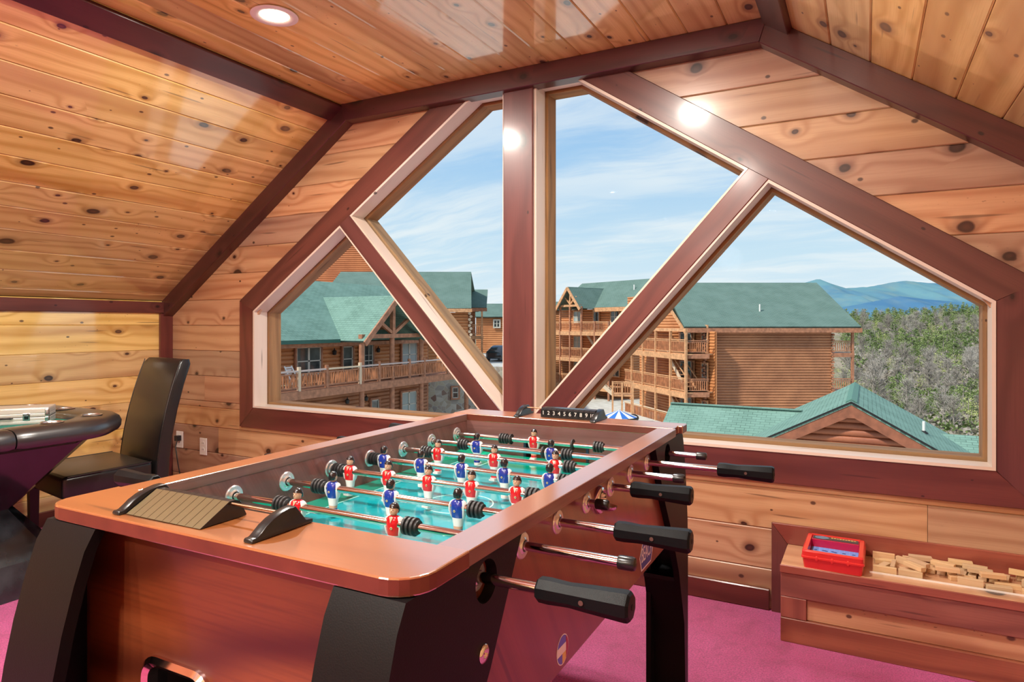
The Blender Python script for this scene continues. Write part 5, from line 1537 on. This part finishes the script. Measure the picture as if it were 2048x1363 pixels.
# left balcony wing of G
G2 = ldroot('balcony_wing', 10.3, 56.6, 0, -74.7, label='balcony wing with stairs between floors at the left end of the long log lodge', cat='building')
logwall(G2, [(-3, -9), (9.2, -9), (9.2, .66), (-3, .66)], xz((0, 2.2, 0)), .23, M_log)
logwall(G2, [(-3, .62), (7.0, .62), (3.2, 3.62), (-3, 3.62)], xz((0, 1.0, 0)), .23, M_log, name='gable_wall')
bar(G2, 'gable_board', (7.25, .9, .52), (3.1, .9, 3.78), .1, .24, M_beaml)
pxs = (0, 2.06, 4.3, 6.65, 8.9)
for zf in (-.95, -3.75, -6.55):
    MB().box(-1.5, 8.95, 0, 2.2, zf - .1, zf).build('balcony_floor', M_beaml, G2)
    MB().box(-1.5, 9.0, -.12, 0, zf - .46, zf - .06).build('balcony_fascia', M_beaml, G2)
    for i, (x0, x1) in enumerate(zip((-1.5,) + pxs, pxs)):
        railing(G2, (x0, -.02, zf), (x1, -.02, zf), 1.0, .15, M_beaml, M_yellow if zf < -4 else M_beaml, .038, 0, i)
    win(G2, xz((5.2, 2.05, zf + .75)), 1.3, 1.30, casing=M_beaml); win(G2, xz((7.7, 2.05, zf + .05)), .7, 1.95, dbl=False, casing=M_beaml)
    if zf < -1:
        for o_, mt in ((.5, M_yellow), (1.3, M_beaml)):
            bar(G2, 'stair_stringer', (5.1, o_, zf + 2.75), (7.9, o_, zf + .1), .08, .28, mt)
            bar(G2, 'stair_rail', (5.3, o_, zf + 3.6 - .6), (8.1, o_, zf + .95), .06, .07, M_beaml)
        for k_ in range(9): MB().box(5.3 + k_ * .29, 5.6 + k_ * .29, .5, 1.3, zf + 2.48 - k_ * .275, zf + 2.53 - k_ * .275).build('stair_tread', M_beaml, G2)
for x_ in pxs:
    bar(G2, 'post', (x_, -.04, -9), (x_, -.04, .78), .17, .17, M_beaml)
bar(G2, 'porch_beam', (4.2, -.04, .78), (9.0, -.04, .78), .18, .22, M_beaml)
for k_ in range(36):
    MB().cyl((3.0 + (k_ % 2) * .1, 1.9, -8 + k_ * .25), (3.0 + (k_ % 2) * .1, 2.25, -8 + k_ * .25), .11, 7).build('log_end', M_yellow if k_ % 2 else M_beaml, G2)

M2 = Matrix.Translation(G2.location) @ Matrix.Rotation(G2.rotation_euler.z, 4, 'Z')
for o_ in list(G2.children):
    Mx = Matrix.Rotation(-YAW, 4, 'Z') @ M2 @ o_.matrix_basis; o_.parent = G_; o_.matrix_basis = Mx
bpy.data.objects.remove(G2)
for o_ in G_.children: o_.matrix_basis = Matrix.Translation((-19, -50, 9)) @ o_.matrix_basis
G_.location = LD(19, 50, -9)
# ---- deck stairs and grill on the gravel between F and G ------------------------------------
S_ = ldroot('stair_landing', 7.6, 50, 0, -10, label='small raised timber landing with railing and stairs above the gravel yard', cat='deck')
MB().box(0, 1.5, 0, 1.4, -4.25, -4.1).build('landing_floor', M_beaml, S_)
for x_ in (0, .7, 1.5):
    bar(S_, 'post', (x_, 0, -6.4), (x_, 0, -3.1), .13, .13, M_beaml)
railing(S_, (.0, -.02, -4.1), (1.5, -.02, -4.1), .95, .17, M_beaml, M_beaml, .035)
for y_ in (0, 1.2): bar(S_, 'stair_stringer', (0, y_, -4.1), (-1.9, y_, -2.4), .07, .25, M_yellow)
for k_ in range(7): MB().box(-.35 - k_ * .26, -.05 - k_ * .26, 0, 1.2, -3.95 + k_ * .235, -3.9 + k_ * .235).build('stair_tread', M_yellow, S_)
gr = ldroot('charcoal_grill', 8.5, 46.5, -6.4, 0, label='black lidded grill standing on the gravel yard below the landing', cat='grill')
MB().ball((0, 0, 1.0), .42, .30, .30, 14, 8).build('grill_lid', M_blackpl, gr, smooth=50)
for sx in (-1, 1):
    for sy in (-1, 1): MB().cyl((sx * .3, sy * .2, 0), (sx * .22, sy * .15, .9), .03, 6).build('leg', M_blackpl, gr)
MB().box(-.3, .3, -.2, .2, .3, .33).build('shelf', M_blackpl, gr)
um = ldroot('patio_umbrella', 6.55, 40.5, -6.4, 0, label='blue and white striped patio umbrella top beyond the foosball score counter', cat='umbrella')
b = MB(); N_ = 16
for k_ in range(N_):
    a0, a1 = 2 * PI * k_ / N_, 2 * PI * (k_ + 1) / N_
    b.add([(0, 0, 2.35), (1.1 * math.cos(a0), 1.1 * math.sin(a0), 1.95), (1.1 * math.cos(a1), 1.1 * math.sin(a1), 1.95)], [(0, 1, 2)], k_ % 2)
b.build('canopy', [plain('umbrella_blue', (.03, .15, .5), .6), M_white], um)
MB().cyl((0, 0, 0), (0, 0, 2.4), .03, 8).build('pole', M_white, um)

# ---- building H: the near roofs with a log gable ----------------------------------------------
M_fascia = plain('brown_fascia', (0.27, 0.090, 0.045), .6, nz=.25, nscale=4)
H_ = empty('near_gable_cabin', (-.4, 22.6, 0), 0, label='near green-shingled roof with a brown log gable, directly below the right-hand pane', cat='building')
zr, sl = -1.14, .53
def rz_(x): return zr - abs(x) * (sl if x <= 3.7 and x > 4 or x <= 0 else .575)
rpoly(H_, 'roof', [(-3.6, 7.3, rz_(-3.6)), (-3.6, 0, rz_(-3.6)), (0, 0, zr), (0, 7.3, zr)], M_shin, .10)
rpoly(H_, 'roof', [(4.6, 0, rz_(4.6)), (4.6, 7.3, rz_(4.6)), (0, 7.3, zr), (0, 0, zr)], M_shin, .10)
for s_, e_ in ((-1, 3.6), (1, 4.6)):
    bar(H_, 'rake_board', (s_ * (e_ + .05), .05, rz_(s_ * e_) - .27), (s_ * -.02, .05, zr - .25), .06, .36, M_fascia)
    bar(H_, 'drip_edge', (s_ * (e_ + .05), -.01, rz_(s_ * e_) - .05), (s_ * -.0, -.01, zr - .035), .03, .05, M_dark)
logwall(H_, [(-5.8, -4.2), (5.2, -4.2), (0, zr - .10)], xz((0, .35, 0)), .205, logmat('log_siding_gable', (0.42, 0.13, 0.052), (0.27, 0.075, 0.034)), separate=True, bulge=.40)
MB().prism([(-.42, -.52), (.42, -.52), (0, -.10)], -.012, .028).build('apex_board', M_fascia, H_, xz((0, .045, zr)))
rv = MB()
rv.prism([(-.16, -.085), (0, 0), (.16, -.085), (.16, -.06), (0, .035), (-.16, -.06)], -7.0, -.25)
rv.build('ridge_vent', plain('ridge_vent_green', (.10, .22, .17), .8, nz=.2), H_, frame((0, 0, zr + .01), (1, 0, 0), (0, 0, 1)))
# left cross roof
rpoly(H_, 'roof', [(-6.7, .4, -4.1), (-1.0, .4, -4.1), (-1.0, 4.2, -2.02), (-6.6, 4.2, -2.02)], M_shin, .10)
rpoly(H_, 'roof', [(-1.0, 8.0, -4.1), (-6.6, 8.0, -4.1), (-6.6, 4.2, -2.02), (-1.0, 4.2, -2.02)], M_shin, .10)
bar(H_, 'ridge_cap', (-6.6, 4.2, -2.0), (-1.7, 4.2, -2.0), .25, .04, M_shin)
# right cross roof
rpoly(H_, 'roof', [(1.0, 1.5, -4.6), (10, 1.5, -4.6), (10, 5.6, -2.72), (1.0, 5.6, -2.72)], M_shin, .10)
rpoly(H_, 'roof', [(10, 9.5, -4.6), (1.0, 9.5, -4.6), (1.0, 5.6, -2.72), (10, 5.6, -2.72)], M_shin, .10)
MB().cyl((2.05, 2.7, rz_(2.05) - .02), (2.05, 2.7, rz_(2.05) + .36), .045, 10).build('vent_pipe', M_white, H_, smooth=60)
MB().lathe([(.14, -.03), (.05, .06)], 10, 0, T(2.05, 2.7, rz_(2.05))).build('pipe_flashing', M_dark, H_)
MB().box(-6.2, 8, .9, 8.5, -9, -4.2).build('cabin_walls', M_logd, H_)

# ---- ground, yard, hillside, mountains ------------------------------------------------------------
def sstep(x, a, b_):
    t_ = max(0, min(1, (x - a) / (b_ - a))); return t_ * t_ * (3 - 2 * t_)
def ground(l, d):
    px_ = 1024 + l / max(d, 1) * 1324
    hill = sstep(px_, 1330, 1560) * sstep(d, 62, 90) if px_ < 1700 else max(sstep(d, 62, 90), sstep(px_, 1700, 1760) * sstep(d, 36, 60))
    near = -6.4 - .03 * max(0, 30 - d)
    far_ = -15 + 17.0 * sstep(d, 92, 300) + 3.0 * sstep(px_, 1650, 2000) * sstep(d, 180, 300)
    far_ += 2.2 * noise.noise(Vector((l * .02, d * .02, 1.3))) + .6 * noise.noise(Vector((l * .09, d * .09, 4)))
    if d > 300: far_ -= (d - 300) * .12
    return near * (1 - hill) + far_ * hill
m_, n_ = new_mat('yard_and_forest_floor')
oc = n_('TexCoord').outputs['Object']
yd = n_('SeparateXYZ', oc).outputs[1]
f1 = n_.noise(oc, .12, 4.0); f2 = n_.noise(oc, 1.6, 4.0)
gcol = n_.mix(n_.rng(f2, .35, .65), (0.62, 0.60, 0.55), (0.48, 0.46, 0.41))
wcol = n_.mix(n_.rng(f1, .4, .6), (0.22, 0.21, 0.11), (0.36, 0.30, 0.23))
wcol = n_.mix(n_.rng(f2, .45, .7), wcol, (0.15, 0.14, 0.10))
out(n_, pbsdf(n_, n_.mix(n_.rng(yd, 62, 80), gcol, wcol), .95, 0, 0, .1, None, .1))
vs, fs = [], []
ds = [-6] + [6 + i * 3.2 for i in range(30)] + [102 + i * 6 for i in range(50)]
NL = 72
for j, d in enumerate(ds):
    for i in range(NL):
        u_ = i / (NL - 1); l_ = (-.75 + 1.95 * u_) * max(d, 28)
        vs.append((l_, d, ground(l_, d)))
for j in range(len(ds) - 1):
    for i in range(NL - 1):
        a = j * NL + i; fs.append((a, a + 1, a + NL + 1, a + NL))
gm = MB().add(vs, fs).build('ground', m_, None, Matrix.Rotation(YAW, 4, 'Z'), smooth=60)
gm['kind'] = 'structure'
lot = ldroot('parking_lot', 0, 66, -2.2, 0, kind='structure')
MB().box(-6, 3.5, -13, 16, -.3, 0).build('pavement', plain('pale_concrete', (.50, .49, .46), .9, nz=.15, nscale=2), lot)
MB().box(-6, 3.5, -13.2, -13, -5, 0).build('retaining_wall', M_stone, lot)
car = ldroot('parked_car', -.9, 62, -2.2, 70, label='dark parked car at the far side of the pale parking lot', cat='car')
b = MB().loft([[(x_, y_, z_) for x_, y_ in rrect(-hl, hl, -hw, hw, .25, 3)] for z_, hl, hw in ((.25, 2.1, .85), (.75, 2.15, .88), (.9, 2.05, .84), (1.35, 1.15, .70), (1.42, 1.0, .62))])
b.build('car_body', plain('car_dark_paint', (.02, .025, .03), .2, coat=.8), car, smooth=40)
for sx in (-1.35, 1.35):
    for sy in (-.86, .86): MB().cyl((sx, sy - .08, .32), (sx, sy + .08, .32), .32, 14).build('wheel', M_blackrub, car)

# mountains
m_, n_ = new_mat('hazed_mountain_forest')
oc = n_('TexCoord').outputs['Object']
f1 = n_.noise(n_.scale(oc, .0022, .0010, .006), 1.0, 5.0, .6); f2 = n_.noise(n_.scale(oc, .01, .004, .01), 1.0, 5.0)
c_ = n_.mix(n_.rng(f1, .38, .62), (0.07, 0.17, 0.29), (0.13, 0.26, 0.30))  # blue of the distance haze is mixed into the forest's base colours
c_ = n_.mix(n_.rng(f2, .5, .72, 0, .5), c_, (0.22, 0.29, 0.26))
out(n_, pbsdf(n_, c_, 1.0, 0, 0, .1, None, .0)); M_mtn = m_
def mountain(name, prof_, d0, depth, z0, label, rows=14):
    vs, fs = [], []
    pxs_ = [prof_[0][0] + i * 8 for i in range(int((prof_[-1][0] - prof_[0][0]) / 8) + 1)]
    for r_ in range(rows + 1):
        t_ = r_ / rows
        for px_ in pxs_:
            for (pa, ya), (pb, yb) in zip(prof_, prof_[1:]):
                if pa <= px_ <= pb: yy = ya + (yb - ya) * (px_ - pa) / (pb - pa); break
            d_ = d0 + depth * t_
            zc = 1.2 + (647.8 - yy) * (d0 + depth) / 1324
            nz_ = noise.noise(Vector((px_ * .03, t_ * 3, 7))) * .10 + noise.noise(Vector((px_ * .09, t_ * 6, 3))) * .04
            z_ = z0 + (zc - z0) * (t_ + nz_ * (1 - t_) * t_ * 5) + (noise.noise(Vector((px_ * .13, 0, 9))) * .012 * zc if r_ == rows else 0)
            vs.append(((px_ - 1024) * (d0 + depth * .7) / 1324, d_, z_))
    n__ = len(pxs_)
    for r_ in range(rows):
        for i in range(n__ - 1):
            a = r_ * n__ + i; fs.append((a, a + 1, a + n__ + 1, a + n__))
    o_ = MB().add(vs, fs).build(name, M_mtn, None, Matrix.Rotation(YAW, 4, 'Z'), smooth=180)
    o_['kind'] = 'structure'
    return o_
# crest read where the ridge stands (columns are scaled to the crest distance)
def cr(pts, d0, depth):  # correct the column scale so that the crest lands on its direction
    k_ = (d0 + depth) / (d0 + depth * .7)
    return [(1024 + (p - 1024) * k_, y_) for p, y_ in pts]
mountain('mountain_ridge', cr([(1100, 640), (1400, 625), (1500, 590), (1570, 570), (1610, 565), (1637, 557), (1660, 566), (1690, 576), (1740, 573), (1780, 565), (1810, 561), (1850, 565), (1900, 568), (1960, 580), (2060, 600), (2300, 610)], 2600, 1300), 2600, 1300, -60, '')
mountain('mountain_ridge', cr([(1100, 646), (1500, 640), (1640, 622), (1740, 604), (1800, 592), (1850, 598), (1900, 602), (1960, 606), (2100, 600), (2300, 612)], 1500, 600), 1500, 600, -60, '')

# trees ------------------------------------------------------------------------------------
M_bark = plain('grey_bark', (0.33, 0.29, 0.25), .9)
def leafmat(name, c1, c2):
    m_, n_ = new_mat(name)
    oi = n_('ObjectInfo'); oc = n_('TexCoord').outputs['Object']
    f_ = n_.m('FRACT', n_.m('ADD', oi.outputs['Random'], n_.m('MULTIPLY', n_.noise(oc, .6, 2.0), .8)))
    out(n_, pbsdf(n_, n_.mix(f_, c1, c2), .8, 0, 0, .1, None, .1)); return m_
M_ever = leafmat('evergreen_needles', (0.14, 0.20, 0.07), (0.27, 0.33, 0.13))
M_spring = leafmat('spring_leaves', (0.40, 0.45, 0.15), (0.52, 0.55, 0.22))
M_twig = leafmat('bare_twigs', (0.30, 0.265, 0.23), (0.44, 0.40, 0.355))
def quadleaf(b, c_, s_, rr, mi):
    n__ = Vector((rr.uniform(-1, 1), rr.uniform(-1, 1), rr.uniform(-.2, 1))).normalized()
    u_ = n__.orthogonal().normalized() * s_; v_ = n__.cross(u_).normalized() * s_ * rr.uniform(.5, 1)
    b.add([c_ - u_ - v_, c_ + u_ - v_, c_ + u_ * .6 + v_, c_ - u_ * .6 + v_], [(0, 1, 2, 3)], mi)
def tree_mesh(kind, seed):
    rr = random.Random(seed); t_ = MB(); f_ = MB(); H = 1.0
    lean = Vector((rr.uniform(-.04, .04), rr.uniform(-.04, .04), 0))
    t_.tube([(0, 0, -.05), tuple(lean * .5 + Vector((0, 0, .45))), tuple(lean + Vector((0, 0, .92)))], .013, 5)
    if kind == 'bare':
        for k_ in range(34):
            z_ = rr.uniform(.25, .9); a = rr.uniform(0, 2 * PI); L_ = (1 - z_ * .7) * rr.uniform(.25, .42)
            p0 = Vector((0, 0, z_ * .95)); p1 = p0 + Vector((math.cos(a) * L_ * .6, math.sin(a) * L_ * .6, L_ * .8))
            f_.tube([p0, p1], .0045, 3)
            for m2 in range(5):
                q0 = p0.lerp(p1, rr.uniform(.3, 1)); q1 = q0 + Vector((rr.uniform(-.12, .12), rr.uniform(-.12, .12), rr.uniform(.03, .14)))
                f_.tube([q0, q1], .0026, 3)
                for m3 in range(2):
                    r0 = q0.lerp(q1, rr.uniform(.3, 1)); r1 = r0 + Vector((rr.uniform(-.06, .06), rr.uniform(-.06, .06), rr.uniform(.0, .07)))
                    f_.tube([r0, r1], .0018, 3)
    elif kind == 'ever':
        for k_ in range(34):
            z_ = rr.uniform(.25, 1.0); a = rr.uniform(0, 2 * PI); L_ = (1.06 - z_) ** .7 * .26 * rr.uniform(.4, 1)
            c0 = Vector((math.cos(a) * L_, math.sin(a) * L_, z_))
            for m2 in range(14): quadleaf(f_, c0 + Vector((rr.gauss(0, .035), rr.gauss(0, .035), rr.gauss(0, .022))), .018, rr, 0)
    else:
        for k_ in range(30):
            z_ = rr.uniform(.35, .98); a = rr.uniform(0, 2 * PI); L_ = math.sqrt(max(0, 1 - ((z_ - .66) / .36) ** 2)) * .24 * rr.uniform(.5, 1)
            c0 = Vector((math.cos(a) * L_, math.sin(a) * L_, z_))
            for m2 in range(12): quadleaf(f_, c0 + Vector((rr.gauss(0, .04), rr.gauss(0, .04), rr.gauss(0, .035))), .014, rr, 0)
    return t_.mesh('trunk', M_bark), f_.mesh('crown', {'bare': M_twig, 'ever': M_ever, 'leaf': M_spring}[kind])
protos = {k_: [tree_mesh(k_, s_) for s_ in range(4)] for k_ in ('bare', 'ever', 'leaf')}
info = {'bare': ('bare_tree', 'leafless grey tree on the wooded hillside seen through the right pane'),
        'ever': ('evergreen_tree', 'olive green evergreen tree on the wooded hillside seen through the right pane'),
        'leaf': ('budding_tree', 'yellow-green budding tree on the wooded hillside seen through the right pane')}
def add_tree(kind, l_, d_, h_, rr):
    nm, lab = info[kind]
    p = LD(l_, d_, ground(l_, d_) - .2)
    t_ = empty(nm, p, rr.uniform(0, 6.28), label=lab, cat='tree', group={'bare': 'leafless trees on the hillside', 'ever': 'evergreens on the hillside', 'leaf': 'budding trees on the hillside'}[kind])
    w_ = h_ * rr.uniform(.85, 1.25) * (1.25 if kind != 'ever' else 1.15)
    for nm2, me in zip(('trunk', 'crown'), rr.choice(protos[kind])):
        link(bpy.data.objects.new(nm2, me), t_, Matrix.Diagonal((w_, w_, h_, 1)))
rt = random.Random(99)
n_by = {'bare': 0, 'ever': 0, 'leaf': 0}
tries = 0
tpos = []
while sum(n_by.values()) < 640 and tries < 12000:
    tries += 1
    # even in picture area: choose a column and a depth
    px_ = rt.uniform(1685, 2010); s_ = rt.random()
    d_ = 94 + 205 * s_ ** 0.85
    l_ = (px_ - 1024) / 1324 * d_
    v_ = noise.noise(Vector((l_ * .028, d_ * .03, 2.0))) + .25 * sstep(d_, 120, 240) * (1 if rt.random() < .8 else 0) - (.25 if d_ < 115 else 0)
    kind = 'ever' if v_ > .03 + rt.uniform(-.12, .12) else ('leaf' if rt.random() < .14 + (.3 if (px_ < 1800 and d_ > 230) else 0) else 'bare')
    if n_by[kind] >= 290: continue
    h_ = {'bare': rt.uniform(5, 8.5), 'ever': rt.uniform(4.2, 7.0), 'leaf': rt.uniform(3.2, 5.5)}[kind]
    if any(abs(l_ - a) < .30 * (h_ + c_) and abs(d_ - b_) < .30 * (h_ + c_) for a, b_, c_ in tpos): continue
    tpos.append((l_, d_, h_))
    n_by[kind] += 1
    add_tree(kind, l_, d_, h_, rt)

# scrub between the trees
b = MB(); rr = random.Random(5)
for k_ in range(5200):
    px_ = rr.uniform(1690, 2010); s_ = rr.random(); d_ = 88 + 212 * s_ ** .8; l_ = (px_ - 1024) / 1324 * d_
    g_ = ground(l_, d_); s0 = rr.uniform(.35, .9); mi = 0 if rr.random() < .6 else 1
    c0 = Vector((l_, d_, g_ + s0 * .5))
    for m2 in range(5): quadleaf(b, c0 + Vector((rr.gauss(0, .6), rr.gauss(0, .6), rr.uniform(0, 1.2))), s0 * .45, rr, mi)
o_ = b.build('scrub', [M_twig, M_ever], gm, Matrix.Identity(4))
o_['kind'] = 'stuff'
